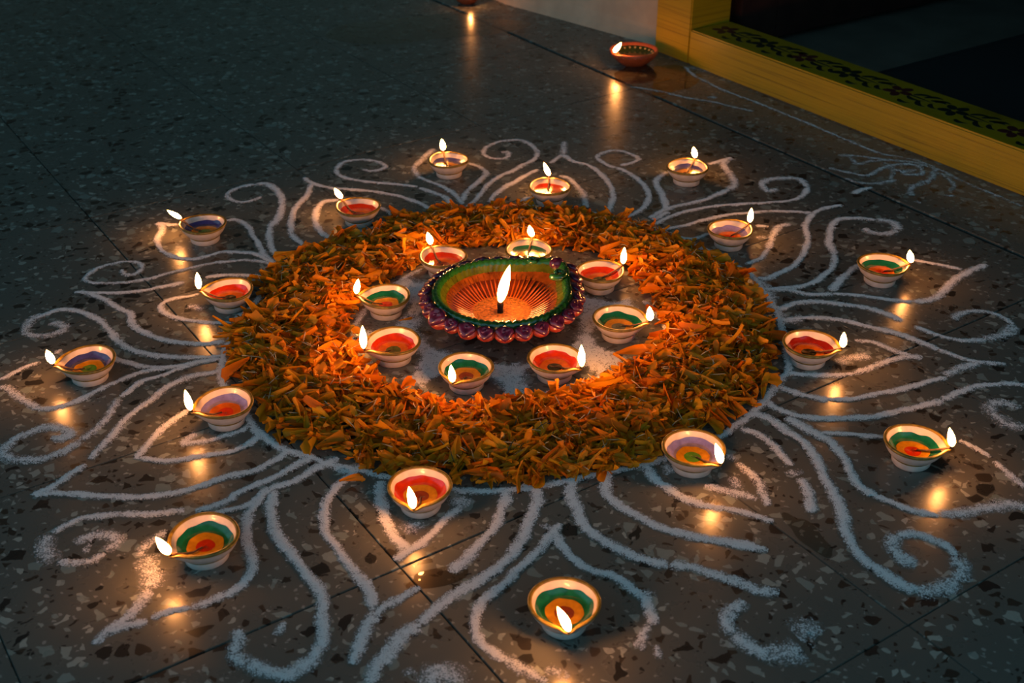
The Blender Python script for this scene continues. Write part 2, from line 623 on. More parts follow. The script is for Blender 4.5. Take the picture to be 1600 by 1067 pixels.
# ------------------------------------------------------------------ rangoli: every line of powder is a low ridge
MAIN = [
(1.1, 0.95, [(-0.319, 1.393), (-0.301, 1.438), (-0.278, 1.479), (-0.233, 1.542), (-0.184, 1.589), (-0.12, 1.623), (-0.044, 1.641), (0.026, 1.653), (0.09, 1.641), (0.132, 1.623), (0.176, 1.597), (0.211, 1.572), (0.244, 1.536), (0.271, 1.504), (0.302, 1.462), (0.321, 1.423), (0.33, 1.368), (0.333, 1.33), (0.332, 1.295), (0.327, 1.244), (0.32, 1.194), (0.3, 1.163), (0.283, 1.134), (0.265, 1.109), (0.24, 1.082), (0.218, 1.059), (0.174, 1.033), (0.139, 1.014), (0.098, 1), (0.065, 0.989), (0.029, 0.976), (0, 0.97), (-0.038, 0.968), (-0.054, 0.97), (-0.097, 0.981), (-0.14, 0.997), (-0.164, 1.006), (-0.189, 1.013), (-0.208, 1.026), (-0.235, 1.037), (-0.253, 1.051), (-0.273, 1.07), (-0.287, 1.096), (-0.311, 1.134), (-0.334, 1.178), (-0.34, 1.215), (-0.342, 1.246), (-0.336, 1.304), (-0.329, 1.35), (-0.319, 1.393)]),
(1, 1, [(-0.479, 1.591), (-0.491, 1.589), (-0.513, 1.597)]),
(1, 1, [(-0.513, 1.597), (-0.5, 1.577), (-0.498, 1.543), (-0.485, 1.51), (-0.459, 1.486), (-0.437, 1.48), (-0.415, 1.491), (-0.398, 1.502), (-0.369, 1.5), (-0.351, 1.495), (-0.332, 1.478), (-0.311, 1.453)]),
(1, 1, [(-0.414, 1.603), (-0.4, 1.606), (-0.381, 1.588), (-0.366, 1.554), (-0.36, 1.543), (-0.348, 1.515), (-0.339, 1.494), (-0.32, 1.465)]),
(0.9, 0.8, [(-0.523, 1.45), (-0.515, 1.435), (-0.501, 1.436), (-0.496, 1.452), (-0.504, 1.468), (-0.52, 1.473), (-0.537, 1.468), (-0.553, 1.457), (-0.563, 1.437), (-0.563, 1.421), (-0.551, 1.412), (-0.53, 1.41), (-0.508, 1.412), (-0.481, 1.422), (-0.455, 1.44), (-0.431, 1.455), (-0.399, 1.47), (-0.365, 1.477), (-0.348, 1.475), (-0.33, 1.469), (-0.314, 1.455)]),
(1, 1, [(-0.566, 1.386), (-0.541, 1.384), (-0.516, 1.384), (-0.483, 1.388), (-0.459, 1.4), (-0.43, 1.412)]),
(1, 1, [(-0.406, 1.427), (-0.38, 1.433), (-0.347, 1.432), (-0.34, 1.432), (-0.325, 1.425), (-0.313, 1.421)]),
(1.15, 1, [(-0.553, 1.386), (-0.533, 1.374), (-0.51, 1.356), (-0.492, 1.338), (-0.48, 1.33), (-0.47, 1.306), (-0.452, 1.285), (-0.426, 1.268), (-0.397, 1.258), (-0.369, 1.256), (-0.347, 1.262)]),
(1, 1, [(-0.404, 1.382), (-0.416, 1.375), (-0.435, 1.368), (-0.446, 1.349), (-0.435, 1.33), (-0.414, 1.316), (-0.395, 1.311), (-0.367, 1.306), (-0.347, 1.307), (-0.343, 1.325)]),
(1.6, 0.65, [(-0.412, 1.349), (-0.4, 1.346), (-0.39, 1.339)]),
(1.3, 0.9, [(-0.343, 1.285), (-0.344, 1.303), (-0.341, 1.325), (-0.333, 1.33)]),
(1.1, 0.95, [(-0.342, 1.228), (-0.371, 1.224), (-0.414, 1.227), (-0.442, 1.235), (-0.469, 1.255), (-0.489, 1.281), (-0.507, 1.307), (-0.528, 1.325), (-0.55, 1.337), (-0.569, 1.339), (-0.582, 1.33), (-0.595, 1.316)]),
(1.5, 0.7, [(-0.586, 1.328), (-0.595, 1.316), (-0.599, 1.298), (-0.592, 1.281), (-0.574, 1.274), (-0.558, 1.279), (-0.55, 1.292), (-0.56, 1.304), (-0.573, 1.304)]),
(1, 1, [(-0.48, 1.234), (-0.463, 1.218), (-0.441, 1.208), (-0.416, 1.201), (-0.395, 1.203), (-0.378, 1.209), (-0.359, 1.217), (-0.343, 1.222)]),
(1.1, 1, [(-0.523, 1.114), (-0.506, 1.118), (-0.486, 1.13), (-0.469, 1.152), (-0.45, 1.173), (-0.43, 1.19), (-0.411, 1.198), (-0.396, 1.203)]),
(1, 0.9, [(-0.587, 1.175), (-0.576, 1.19), (-0.561, 1.208), (-0.552, 1.213)]),
(1, 0.9, [(-0.54, 1.243), (-0.542, 1.232)]),
(1.3, 0.75, [(-0.582, 1.162), (-0.568, 1.156), (-0.549, 1.137), (-0.532, 1.123), (-0.515, 1.114)]),
(1.4, 0.8, [(-0.491, 1.059), (-0.48, 1.06), (-0.471, 1.067), (-0.486, 1.078), (-0.503, 1.08), (-0.518, 1.069), (-0.529, 1.056), (-0.535, 1.042)]),
(1.5, 0.75, [(-0.527, 1.056), (-0.532, 1.045), (-0.532, 1.032), (-0.517, 1.022), (-0.498, 1.02), (-0.482, 1.026), (-0.468, 1.038), (-0.457, 1.056)]),
(1.2, 0.75, [(-0.457, 1.056), (-0.448, 1.075), (-0.442, 1.095), (-0.441, 1.119), (-0.438, 1.136)]),
(1, 1, [(-0.439, 1.14), (-0.435, 1.147), (-0.422, 1.172), (-0.4, 1.187), (-0.384, 1.202), (-0.366, 1.214), (-0.349, 1.22)]),
(1.15, 0.9, [(-0.337, 1.193), (-0.358, 1.187), (-0.378, 1.176), (-0.393, 1.158), (-0.402, 1.133), (-0.414, 1.112), (-0.423, 1.088), (-0.427, 1.062), (-0.435, 1.037), (-0.437, 1.022)]),
(1.1, 1, [(-0.439, 1.013), (-0.451, 0.995), (-0.462, 0.975), (-0.474, 0.963), (-0.459, 0.965), (-0.432, 0.963), (-0.401, 0.959), (-0.374, 0.959), (-0.35, 0.961), (-0.328, 0.969), (-0.306, 0.982), (-0.287, 0.993), (-0.262, 1.004), (-0.25, 1.016), (-0.24, 1.026), (-0.233, 1.038)]),
(1, 1, [(-0.357, 1.113), (-0.368, 1.095), (-0.378, 1.072), (-0.385, 1.049), (-0.39, 1.022)]),
(1, 1, [(-0.388, 1.025), (-0.368, 1.02), (-0.35, 1.02), (-0.33, 1.025), (-0.31, 1.032), (-0.291, 1.037), (-0.283, 1.046), (-0.289, 1.039), (-0.275, 1.054), (-0.269, 1.067)]),
(1.3, 0.8, [(-0.338, 1.069), (-0.345, 1.053), (-0.349, 1.047)]),
(1, 0.8, [(-0.349, 1.047), (-0.33, 1.053), (-0.31, 1.062), (-0.292, 1.073), (-0.283, 1.085)]),
(1.2, 1, [(-0.283, 1.085), (-0.272, 1.072), (-0.259, 1.057), (-0.251, 1.047)]),
(1, 1, [(-0.234, 1.037), (-0.222, 1.029), (-0.209, 1.026)]),
(1.1, 1, [(-0.38, 0.933), (-0.355, 0.932), (-0.33, 0.936), (-0.32, 0.937)]),
(1.1, 1, [(-0.31, 0.937), (-0.29, 0.946), (-0.277, 0.957), (-0.277, 0.962), (-0.261, 0.976), (-0.242, 0.99), (-0.226, 1.008), (-0.208, 1.026)]),
(1.1, 0.95, [(-0.377, 0.933), (-0.397, 0.93), (-0.416, 0.926), (-0.429, 0.914), (-0.438, 0.903)]),
(2, 0.6, [(-0.438, 0.901), (-0.441, 0.89), (-0.435, 0.875), (-0.422, 0.863)]),
(1, 0.8, [(-0.42, 0.862), (-0.405, 0.861), (-0.39, 0.864), (-0.381, 0.875)]),
(1.5, 0.7, [(-0.381, 0.878), (-0.374, 0.89), (-0.381, 0.9), (-0.395, 0.901), (-0.405, 0.895), (-0.412, 0.888)]),
(1.4, 0.55, [(-0.403, 0.88), (-0.395, 0.88)]),
(1, 1, [(-0.292, 0.933), (-0.281, 0.936), (-0.267, 0.942), (-0.255, 0.951), (-0.255, 0.954), (-0.248, 0.962), (-0.238, 0.976)]),
(1.2, 1, [(-0.242, 0.968), (-0.238, 0.976), (-0.219, 0.985), (-0.202, 1.005), (-0.189, 1.017), (-0.181, 1.025)]),
(1.1, 0.9, [(-0.189, 1.017), (-0.177, 1.005), (-0.166, 1.001), (-0.155, 1.013)]),
(1.2, 0.6, [(-0.33, 0.908), (-0.337, 0.896), (-0.345, 0.883), (-0.347, 0.87)]),
(2.1, 0.6, [(-0.339, 0.873), (-0.335, 0.856), (-0.328, 0.842), (-0.327, 0.825)]),
(1.3, 0.9, [(-0.327, 0.825), (-0.328, 0.812), (-0.331, 0.799), (-0.337, 0.788), (-0.346, 0.776), (-0.351, 0.767), (-0.355, 0.757)]),
(1.3, 0.85, [(-0.35, 0.77), (-0.338, 0.778), (-0.317, 0.786)]),
(1, 1, [(-0.315, 0.788), (-0.3, 0.797), (-0.283, 0.802)]),
(1.2, 0.85, [(-0.283, 0.802), (-0.269, 0.809), (-0.256, 0.82)]),
(1.2, 1, [(-0.257, 0.816), (-0.246, 0.828), (-0.24, 0.844), (-0.239, 0.858), (-0.243, 0.873), (-0.251, 0.893), (-0.255, 0.91), (-0.256, 0.932), (-0.253, 0.946), (-0.251, 0.951), (-0.248, 0.966), (-0.243, 0.975)]),
(1.3, 1, [(-0.239, 0.97), (-0.237, 0.945), (-0.231, 0.921), (-0.222, 0.898), (-0.21, 0.878), (-0.23, 0.91), (-0.219, 0.893), (-0.206, 0.873), (-0.19, 0.849), (-0.176, 0.83), (-0.169, 0.812), (-0.165, 0.792), (-0.162, 0.771), (-0.162, 0.752)]),
(1.7, 0.85, [(-0.161, 0.757), (-0.168, 0.74), (-0.176, 0.729), (-0.185, 0.722), (-0.2, 0.725), (-0.213, 0.732), (-0.221, 0.735)]),
(1.5, 0.7, [(-0.22, 0.734), (-0.228, 0.741), (-0.234, 0.75), (-0.235, 0.767), (-0.235, 0.776)]),
(1, 0.7, [(-0.199, 0.786), (-0.2, 0.777), (-0.203, 0.768)]),
(1.25, 1, [(-0.155, 1.011), (-0.164, 0.996), (-0.174, 0.979), (-0.182, 0.959), (-0.184, 0.94), (-0.184, 0.942), (-0.182, 0.921), (-0.177, 0.903), (-0.165, 0.883), (-0.153, 0.863), (-0.141, 0.844), (-0.132, 0.83), (-0.125, 0.814), (-0.123, 0.799)]),
(1.3, 0.95, [(-0.119, 0.797), (-0.124, 0.784), (-0.127, 0.769), (-0.13, 0.752), (-0.133, 0.734)]),
(1.1, 0.9, [(-0.121, 0.792), (-0.112, 0.803), (-0.101, 0.812), (-0.091, 0.822), (-0.085, 0.83)]),
(1.3, 1, [(-0.132, 0.985), (-0.132, 0.965), (-0.127, 0.943), (-0.122, 0.924), (-0.115, 0.906), (-0.105, 0.888), (-0.095, 0.879)]),
(1.1, 1, [(-0.05, 0.945), (-0.052, 0.94), (-0.064, 0.924), (-0.078, 0.901), (-0.089, 0.885), (-0.1, 0.875), (-0.108, 0.863)]),
(1.8, 0.6, [(-0.105, 0.906), (-0.094, 0.913), (-0.084, 0.915)]),
(2, 0.6, [(-0.059, 0.959), (-0.05, 0.951), (-0.043, 0.943)]),
(1.3, 1, [(-0.009, 0.974), (-0.006, 0.958), (-0.011, 0.937), (-0.015, 0.916), (-0.027, 0.893), (-0.038, 0.873), (-0.048, 0.858), (-0.057, 0.848)]),
(1.35, 1, [(0.01, 0.979), (0.024, 0.968), (0.025, 0.951), (0.022, 0.942), (0.017, 0.924), (0.012, 0.9), (0.003, 0.88), (-0.002, 0.869), (-0.018, 0.849), (-0.036, 0.832), (-0.055, 0.814), (-0.068, 0.799), (-0.08, 0.781)]),
(1.6, 0.9, [(-0.08, 0.781), (-0.096, 0.765), (-0.103, 0.748), (-0.112, 0.735), (-0.115, 0.721), (-0.117, 0.712)]),
(1.1, 1, [(0.046, 0.918), (0.038, 0.903), (0.028, 0.883), (0.016, 0.865), (0.003, 0.849), (-0.002, 0.839), (-0.011, 0.828), (-0.025, 0.812), (-0.031, 0.792), (-0.031, 0.773), (-0.025, 0.757), (-0.016, 0.748), (-0.005, 0.738)]),
(1.5, 0.7, [(-0.008, 0.742), (0, 0.736), (0.009, 0.729), (0.02, 0.721), (0.027, 0.714)]),
(1.3, 0.6, [(0.029, 0.731), (0.037, 0.725), (0.046, 0.718)]),
(1.15, 1, [(0.04, 0.904), (0.049, 0.88), (0.06, 0.863), (0.075, 0.85), (0.092, 0.842), (0.106, 0.828), (0.118, 0.814), (0.122, 0.799), (0.123, 0.78)]),
(1.1, 0.75, [(0.121, 0.779), (0.115, 0.773), (0.11, 0.761), (0.105, 0.752)]),
(0.8, 0.6, [(0.122, 0.757), (0.123, 0.74)]),
(1.4, 0.6, [(0.116, 0.822), (0.123, 0.819), (0.125, 0.814)]),
(2.2, 0.6, [(0.032, 0.908), (0.038, 0.914)]),
(1.3, 1, [(0.072, 0.992), (0.062, 0.985), (0.058, 0.968), (0.06, 0.953), (0.065, 0.937), (0.066, 0.924), (0.075, 0.905), (0.09, 0.889), (0.11, 0.873), (0.129, 0.862), (0.144, 0.858)]),
(1.4, 0.85, [(0.144, 0.857), (0.163, 0.856), (0.183, 0.846), (0.202, 0.837), (0.219, 0.825), (0.23, 0.823), (0.239, 0.82)]),
(1.6, 0.8, [(0.065, 0.929), (0.069, 0.922), (0.072, 0.924)]),
(1.3, 1, [(0.098, 0.998), (0.093, 0.966), (0.101, 0.953), (0.109, 0.942), (0.122, 0.929), (0.139, 0.914), (0.159, 0.904), (0.182, 0.896), (0.202, 0.891), (0.221, 0.885), (0.24, 0.879)]),
(1.5, 0.8, [(0.207, 0.81), (0.192, 0.797), (0.186, 0.784), (0.19, 0.769)]),
(1.8, 0.85, [(0.19, 0.769), (0.2, 0.757), (0.21, 0.748), (0.219, 0.75)]),
(2.6, 0.6, [(0.215, 0.75), (0.225, 0.746), (0.235, 0.747), (0.246, 0.75)]),
(3, 0.55, [(0.243, 0.767), (0.255, 0.773), (0.263, 0.767)]),
(2.6, 0.65, [(-0.07, 0.711), (-0.064, 0.723), (-0.057, 0.727), (-0.049, 0.723), (-0.047, 0.711)]),
(1, 0.4, [(-0.091, 0.727), (-0.076, 0.722)]),
(1.3, 1, [(0.136, 1.016), (0.143, 0.993), (0.155, 0.975), (0.168, 0.958), (0.186, 0.947), (0.207, 0.941)]),
(1.1, 0.9, [(0.207, 0.941), (0.227, 0.934), (0.242, 0.926), (0.253, 0.921)]),
(1.4, 0.85, [(0.132, 1.012), (0.143, 1.018), (0.16, 1.021)]),
(1.3, 0.6, [(0.159, 1.016), (0.16, 0.995)]),
(1.2, 0.8, [(0.194, 0.978), (0.207, 0.971), (0.225, 0.964), (0.242, 0.954)]),
(1.4, 0.6, [(0.224, 0.993), (0.228, 0.972)]),
(1.4, 0.6, [(0.224, 1.031), (0.233, 1.019)]),
(1.1, 0.8, [(0.233, 1.016), (0.244, 0.998), (0.25, 0.978), (0.251, 0.958), (0.251, 0.945)]),
(1.2, 0.95, [(0.247, 1.079), (0.263, 1.066), (0.275, 1.047), (0.283, 1.025), (0.287, 1.01)]),
(2, 0.6, [(0.285, 1.004), (0.289, 0.993)]),
(1.3, 0.95, [(0.292, 0.99), (0.295, 0.975), (0.295, 0.958), (0.291, 0.934)]),
(1.35, 1, [(0.254, 1.102), (0.266, 1.104), (0.28, 1.097), (0.293, 1.076), (0.306, 1.056), (0.314, 1.035), (0.316, 1.01), (0.318, 0.984), (0.321, 0.958), (0.322, 0.937), (0.319, 0.913), (0.32, 0.888), (0.326, 0.865), (0.338, 0.849), (0.351, 0.832), (0.364, 0.824)]),
(1.9, 0.7, [(0.363, 0.825), (0.374, 0.822), (0.39, 0.828), (0.404, 0.837)]),
(1.8, 0.7, [(0.404, 0.837), (0.413, 0.851), (0.414, 0.87)]),
(1.4, 0.9, [(0.414, 0.87), (0.408, 0.885), (0.396, 0.896), (0.38, 0.903), (0.367, 0.899)]),
(1.9, 0.75, [(0.367, 0.899), (0.358, 0.888), (0.361, 0.87), (0.374, 0.859)]),
(1.4, 1, [(0.299, 1.099), (0.313, 1.082), (0.326, 1.066), (0.338, 1.05), (0.345, 1.025), (0.346, 0.998), (0.35, 0.975), (0.361, 0.961), (0.36, 0.959)]),
(1.1, 1, [(0.359, 0.962), (0.376, 0.948), (0.394, 0.936), (0.415, 0.93)]),
(1.7, 0.75, [(0.415, 0.932), (0.44, 0.934), (0.464, 0.941), (0.488, 0.946), (0.505, 0.944)]),
(1.2, 1, [(0.283, 1.133), (0.293, 1.116), (0.311, 1.102), (0.334, 1.097), (0.359, 1.097), (0.394, 1.1), (0.423, 1.11), (0.451, 1.12), (0.48, 1.133)]),
(1, 0.95, [(0.48, 1.133), (0.5, 1.147), (0.528, 1.161), (0.557, 1.167), (0.586, 1.164)]),
(0.9, 1, [(0.33, 1.07), (0.349, 1.069), (0.374, 1.065), (0.401, 1.062)]),
(1, 0.9, [(0.475, 1.056), (0.488, 1.04), (0.497, 1.025)]),
(1.1, 0.8, [(0.499, 1.019), (0.508, 0.992), (0.516, 0.97)]),
(1.35, 0.95, [(0.301, 1.161), (0.327, 1.143), (0.354, 1.133)]),
(1.05, 1, [(0.354, 1.133), (0.384, 1.136), (0.415, 1.147), (0.448, 1.158), (0.482, 1.174), (0.499, 1.181)]),
(1.4, 0.8, [(0.499, 1.183), (0.515, 1.196), (0.545, 1.212)]),
(1.25, 1, [(0.33, 1.308), (0.338, 1.312), (0.374, 1.319), (0.405, 1.315), (0.434, 1.299), (0.462, 1.285), (0.488, 1.264), (0.509, 1.243)]),
(1, 0.9, [(0.509, 1.243), (0.528, 1.225), (0.545, 1.214), (0.578, 1.209)]),
(1.2, 1, [(0.316, 1.191), (0.345, 1.185), (0.375, 1.185), (0.396, 1.189)]),
(1.1, 0.85, [(0.396, 1.189), (0.42, 1.202), (0.444, 1.218), (0.467, 1.225), (0.485, 1.227)]),
(1.1, 0.8, [(0.414, 1.264), (0.434, 1.26), (0.451, 1.243), (0.468, 1.229), (0.483, 1.221)]),
(2, 0.6, [(0.381, 1.212), (0.4, 1.222), (0.423, 1.229)]),
(1.4, 0.95, [(0.32, 1.337), (0.342, 1.344), (0.363, 1.357), (0.391, 1.36), (0.419, 1.353), (0.445, 1.346), (0.468, 1.33), (0.485, 1.31)]),
(1, 0.9, [(0.495, 1.298), (0.502, 1.292), (0.523, 1.272), (0.546, 1.264), (0.573, 1.266)]),
(1.9, 0.65, [(0.573, 1.266), (0.604, 1.281), (0.619, 1.301)]),
(1.1, 0.75, [(0.619, 1.301), (0.613, 1.319), (0.596, 1.335), (0.573, 1.335), (0.551, 1.321), (0.555, 1.312)]),
(1.8, 0.6, [(0.553, 1.078), (0.54, 1.083), (0.53, 1.098), (0.527, 1.115), (0.536, 1.126), (0.551, 1.126), (0.559, 1.115)]),
(1.2, 0.9, [(0.323, 1.394), (0.358, 1.392), (0.383, 1.38), (0.414, 1.382)]),
(1, 1, [(0.414, 1.382), (0.452, 1.375), (0.484, 1.365), (0.513, 1.36)]),
(1.4, 0.9, [(0.513, 1.36), (0.543, 1.37), (0.565, 1.397), (0.591, 1.427), (0.615, 1.448), (0.642, 1.464)]),
(1, 1, [(0.542, 1.48), (0.572, 1.466), (0.603, 1.45)]),
(1.2, 1, [(0.472, 1.466), (0.45, 1.443), (0.428, 1.412), (0.414, 1.389)]),
(1.7, 0.6, [(0.322, 1.427), (0.329, 1.412), (0.333, 1.372), (0.321, 1.339)]),
(1.6, 0.7, [(0.335, 1.344), (0.338, 1.312), (0.364, 1.321)]),
(1, 1, [(0.377, 1.636), (0.415, 1.633), (0.442, 1.63)]),
(1, 1, [(0.439, 1.627), (0.464, 1.648), (0.492, 1.657)]),
(1.2, 0.9, [(0.517, 1.699), (0.535, 1.715), (0.553, 1.722)]),
(1.1, 1, [(0.442, 1.63), (0.422, 1.588), (0.416, 1.543), (0.401, 1.499), (0.381, 1.462), (0.36, 1.442), (0.338, 1.425), (0.324, 1.426)]),
(1.05, 1, [(0.333, 1.392), (0.347, 1.396), (0.38, 1.403), (0.405, 1.422), (0.431, 1.457), (0.443, 1.494)]),
(1.2, 0.95, [(0.443, 1.494), (0.443, 1.531), (0.454, 1.571), (0.472, 1.606), (0.499, 1.612), (0.528, 1.606)]),
(1.9, 0.75, [(0.528, 1.606), (0.55, 1.597), (0.55, 1.571)]),
(1.3, 0.75, [(0.55, 1.571), (0.531, 1.559), (0.51, 1.565), (0.505, 1.579)]),
(1, 0.95, [(0.363, 1.662), (0.382, 1.667), (0.415, 1.673), (0.44, 1.692), (0.454, 1.725)]),
(1.4, 0.8, [(0.454, 1.725), (0.447, 1.755), (0.421, 1.759), (0.398, 1.752), (0.385, 1.732), (0.39, 1.709), (0.407, 1.717)]),
(1, 1, [(0.368, 1.664), (0.35, 1.662), (0.31, 1.656), (0.27, 1.642), (0.236, 1.621), (0.205, 1.591)]),
(1.2, 0.85, [(0.354, 1.51), (0.365, 1.543), (0.382, 1.582), (0.401, 1.592)]),
(1, 0.9, [(0.35, 1.585), (0.368, 1.585)]),
(1, 0.9, [(0.354, 1.51), (0.339, 1.483), (0.315, 1.465)]),
(2, 0.5, [(0.349, 1.554), (0.354, 1.543)]),
(1, 1, [(0.214, 1.574), (0.25, 1.588), (0.285, 1.609), (0.321, 1.624), (0.377, 1.636)]),
(1, 0.9, [(0.231, 1.554), (0.254, 1.543), (0.279, 1.561)]),
(1.2, 1, [(0.244, 1.783), (0.228, 1.759), (0.222, 1.732), (0.227, 1.705), (0.228, 1.667), (0.228, 1.642)]),
(1, 1, [(0.314, 1.815), (0.336, 1.829), (0.355, 1.843)]),
(1.5, 0.8, [(0.355, 1.843), (0.338, 1.819), (0.342, 1.779), (0.345, 1.738), (0.331, 1.715)]),
(1.1, 1, [(0.331, 1.715), (0.296, 1.683), (0.265, 1.664), (0.231, 1.645), (0.2, 1.612)]),
(1.2, 0.9, [(0.23, 1.636), (0.216, 1.618), (0.202, 1.606)]),
(1.1, 0.95, [(0.162, 1.609), (0.187, 1.636), (0.204, 1.673), (0.206, 1.718), (0.197, 1.752), (0.183, 1.779), (0.166, 1.801)]),
(1, 0.85, [(0.166, 1.801), (0.15, 1.815), (0.138, 1.844), (0.151, 1.866), (0.171, 1.874), (0.193, 1.859), (0.204, 1.838), (0.189, 1.819), (0.172, 1.811)]),
(1.4, 0.75, [(0.088, 1.913), (0.083, 1.855)]),
(1.1, 1, [(0.082, 1.855), (0.098, 1.829), (0.122, 1.811), (0.139, 1.776), (0.15, 1.738), (0.153, 1.699), (0.148, 1.661), (0.138, 1.627)]),
(1, 0.95, [(0.082, 1.855), (0.061, 1.819)]),
(1.1, 1, [(0.041, 1.794), (0.016, 1.762), (0, 1.738), (-0.014, 1.718), (-0.027, 1.692), (-0.034, 1.667)]),
(1.2, 0.85, [(0.074, 1.769), (0.087, 1.759), (0.099, 1.732), (0.108, 1.692), (0.111, 1.648)]),
(1.2, 0.9, [(0.014, 1.661), (0.018, 1.676), (0.03, 1.687)]),
(1.05, 0.95, [(0.043, 1.866), (0.034, 1.833), (0.014, 1.808), (0, 1.786), (-0.02, 1.766), (-0.038, 1.732), (-0.05, 1.692), (-0.066, 1.648)]),
(1.1, 0.8, [(0.043, 1.866), (0.032, 1.897), (0.017, 1.917), (0, 1.92), (-0.021, 1.913), (-0.041, 1.889), (-0.046, 1.859), (-0.031, 1.84), (-0.009, 1.844), (-0.006, 1.866), (-0.018, 1.866)]),
(1.3, 0.7, [(-0.128, 1.882), (-0.141, 1.844), (-0.155, 1.801), (-0.147, 1.766)]),
(1, 1, [(-0.147, 1.766), (-0.127, 1.745), (-0.105, 1.725), (-0.088, 1.699), (-0.073, 1.661)]),
(1.1, 0.95, [(-0.07, 1.819), (-0.05, 1.801), (-0.041, 1.779), (-0.052, 1.745), (-0.067, 1.712), (-0.075, 1.67)]),
(1, 0.85, [(-0.237, 1.794), (-0.223, 1.786), (-0.205, 1.797), (-0.203, 1.811), (-0.222, 1.829), (-0.247, 1.833), (-0.271, 1.822), (-0.279, 1.794)]),
(1, 1, [(-0.279, 1.794), (-0.27, 1.769), (-0.246, 1.752), (-0.213, 1.742), (-0.18, 1.735), (-0.145, 1.725)]),
(1.2, 0.95, [(-0.142, 1.722), (-0.114, 1.699), (-0.097, 1.68), (-0.091, 1.651)]),
(1, 1, [(-0.325, 1.762), (-0.307, 1.738), (-0.28, 1.722), (-0.242, 1.715), (-0.204, 1.705), (-0.169, 1.689), (-0.141, 1.667), (-0.114, 1.637)]),
(1.15, 1, [(-0.308, 1.738), (-0.311, 1.692), (-0.32, 1.648), (-0.32, 1.606), (-0.314, 1.559)]),
(1.1, 1, [(-0.314, 1.559), (-0.295, 1.531), (-0.274, 1.504), (-0.26, 1.498)]),
(1.1, 1, [(-0.259, 1.676), (-0.279, 1.67), (-0.288, 1.642), (-0.284, 1.6), (-0.272, 1.565), (-0.252, 1.54)]),
(1, 0.85, [(-0.199, 1.651), (-0.179, 1.63), (-0.162, 1.606)]),
(1, 0.8, [(-0.19, 1.6), (-0.177, 1.577)]),
(1, 0.85, [(-0.378, 1.689), (-0.385, 1.68), (-0.404, 1.667), (-0.428, 1.686), (-0.426, 1.715), (-0.403, 1.732), (-0.395, 1.735)]),
(1.3, 1, [(-0.395, 1.735), (-0.376, 1.735), (-0.355, 1.705), (-0.343, 1.667), (-0.34, 1.618), (-0.347, 1.582)]),
(1.1, 1, [(-0.347, 1.582), (-0.339, 1.537), (-0.326, 1.499), (-0.307, 1.486), (-0.285, 1.483), (-0.272, 1.489)]),
]
INNER = [
(1, 0.85, [(-0.17, 1.222), (-0.16, 1.18), (-0.136, 1.151), (-0.107, 1.132), (-0.078, 1.122), (-0.046, 1.117), (-0.007, 1.125), (0.036, 1.145), (0.077, 1.167), (0.118, 1.187)]),
(1, 0.8, [(0.141, 1.197), (0.162, 1.222), (0.18, 1.252), (0.188, 1.29), (0.181, 1.33), (0.168, 1.363)]),
(1, 0.7, [(-0.187, 1.244), (-0.194, 1.282), (-0.191, 1.314), (-0.182, 1.347)]),
(1, 0.7, [(-0.147, 1.416), (-0.136, 1.434), (-0.12, 1.452)]),
]
FAINT = [
(0.9, 0.496, [(0.53, 1.855), (0.57, 1.848), (0.609, 1.833), (0.647, 1.822), (0.67, 1.794)]),
(0.9, 0.496, [(0.548, 1.815), (0.58, 1.829), (0.609, 1.833)]),
(1, 0.59, [(0.503, 1.801), (0.527, 1.783), (0.556, 1.769), (0.589, 1.801), (0.62, 1.815), (0.646, 1.808), (0.645, 1.779), (0.62, 1.774), (0.609, 1.794)]),
(1, 0.531, [(0.518, 1.759), (0.536, 1.742), (0.562, 1.738), (0.598, 1.752)]),
(1.2, 0.496, [(0.67, 1.794), (0.654, 1.759), (0.632, 1.738), (0.613, 1.725), (0.602, 1.692)]),
(0.9, 0.413, [(0.65, 1.692), (0.671, 1.692)]),
(1, 0.413, [(0.668, 1.779), (0.678, 1.766), (0.68, 1.732), (0.667, 1.705)]),
(1.5, 0.472, [(0.6, 1.801), (0.618, 1.786), (0.639, 1.794)]),
(0.9, 0.425, [(0.589, 1.822), (0.601, 1.815), (0.602, 1.786), (0.587, 1.752)]),
(1, 0.413, [(0.602, 1.673), (0.611, 1.667)]),
(1, 0.413, [(0.539, 1.859), (0.548, 1.837), (0.548, 1.815)]),
]
BORDER = [
(0.8, 0.59, [(0.336, 2.307), (0.344, 2.267), (0.36, 2.227), (0.375, 2.2), (0.4, 2.157), (0.41, 2.146), (0.459, 2.076), (0.492, 2.028), (0.53, 1.969), (0.571, 1.903), (0.6, 1.861)]),
(0.8, 0.413, [(0.6, 1.861), (0.65, 1.831), (0.677, 1.791), (0.712, 1.725), (0.759, 1.652)]),
(0.9, 0.531, [(0.219, 2.189), (0.24, 2.181), (0.28, 2.159), (0.32, 2.127), (0.361, 2.107), (0.399, 2.076), (0.428, 2.058)]),
(1.4, 0.472, [(0.356, 2.134), (0.373, 2.128)]),
(1.4, 0.413, [(0.342, 2.305), (0.385, 2.276)]),
]
HALF = 0.0064
RIDGE = 0.0012


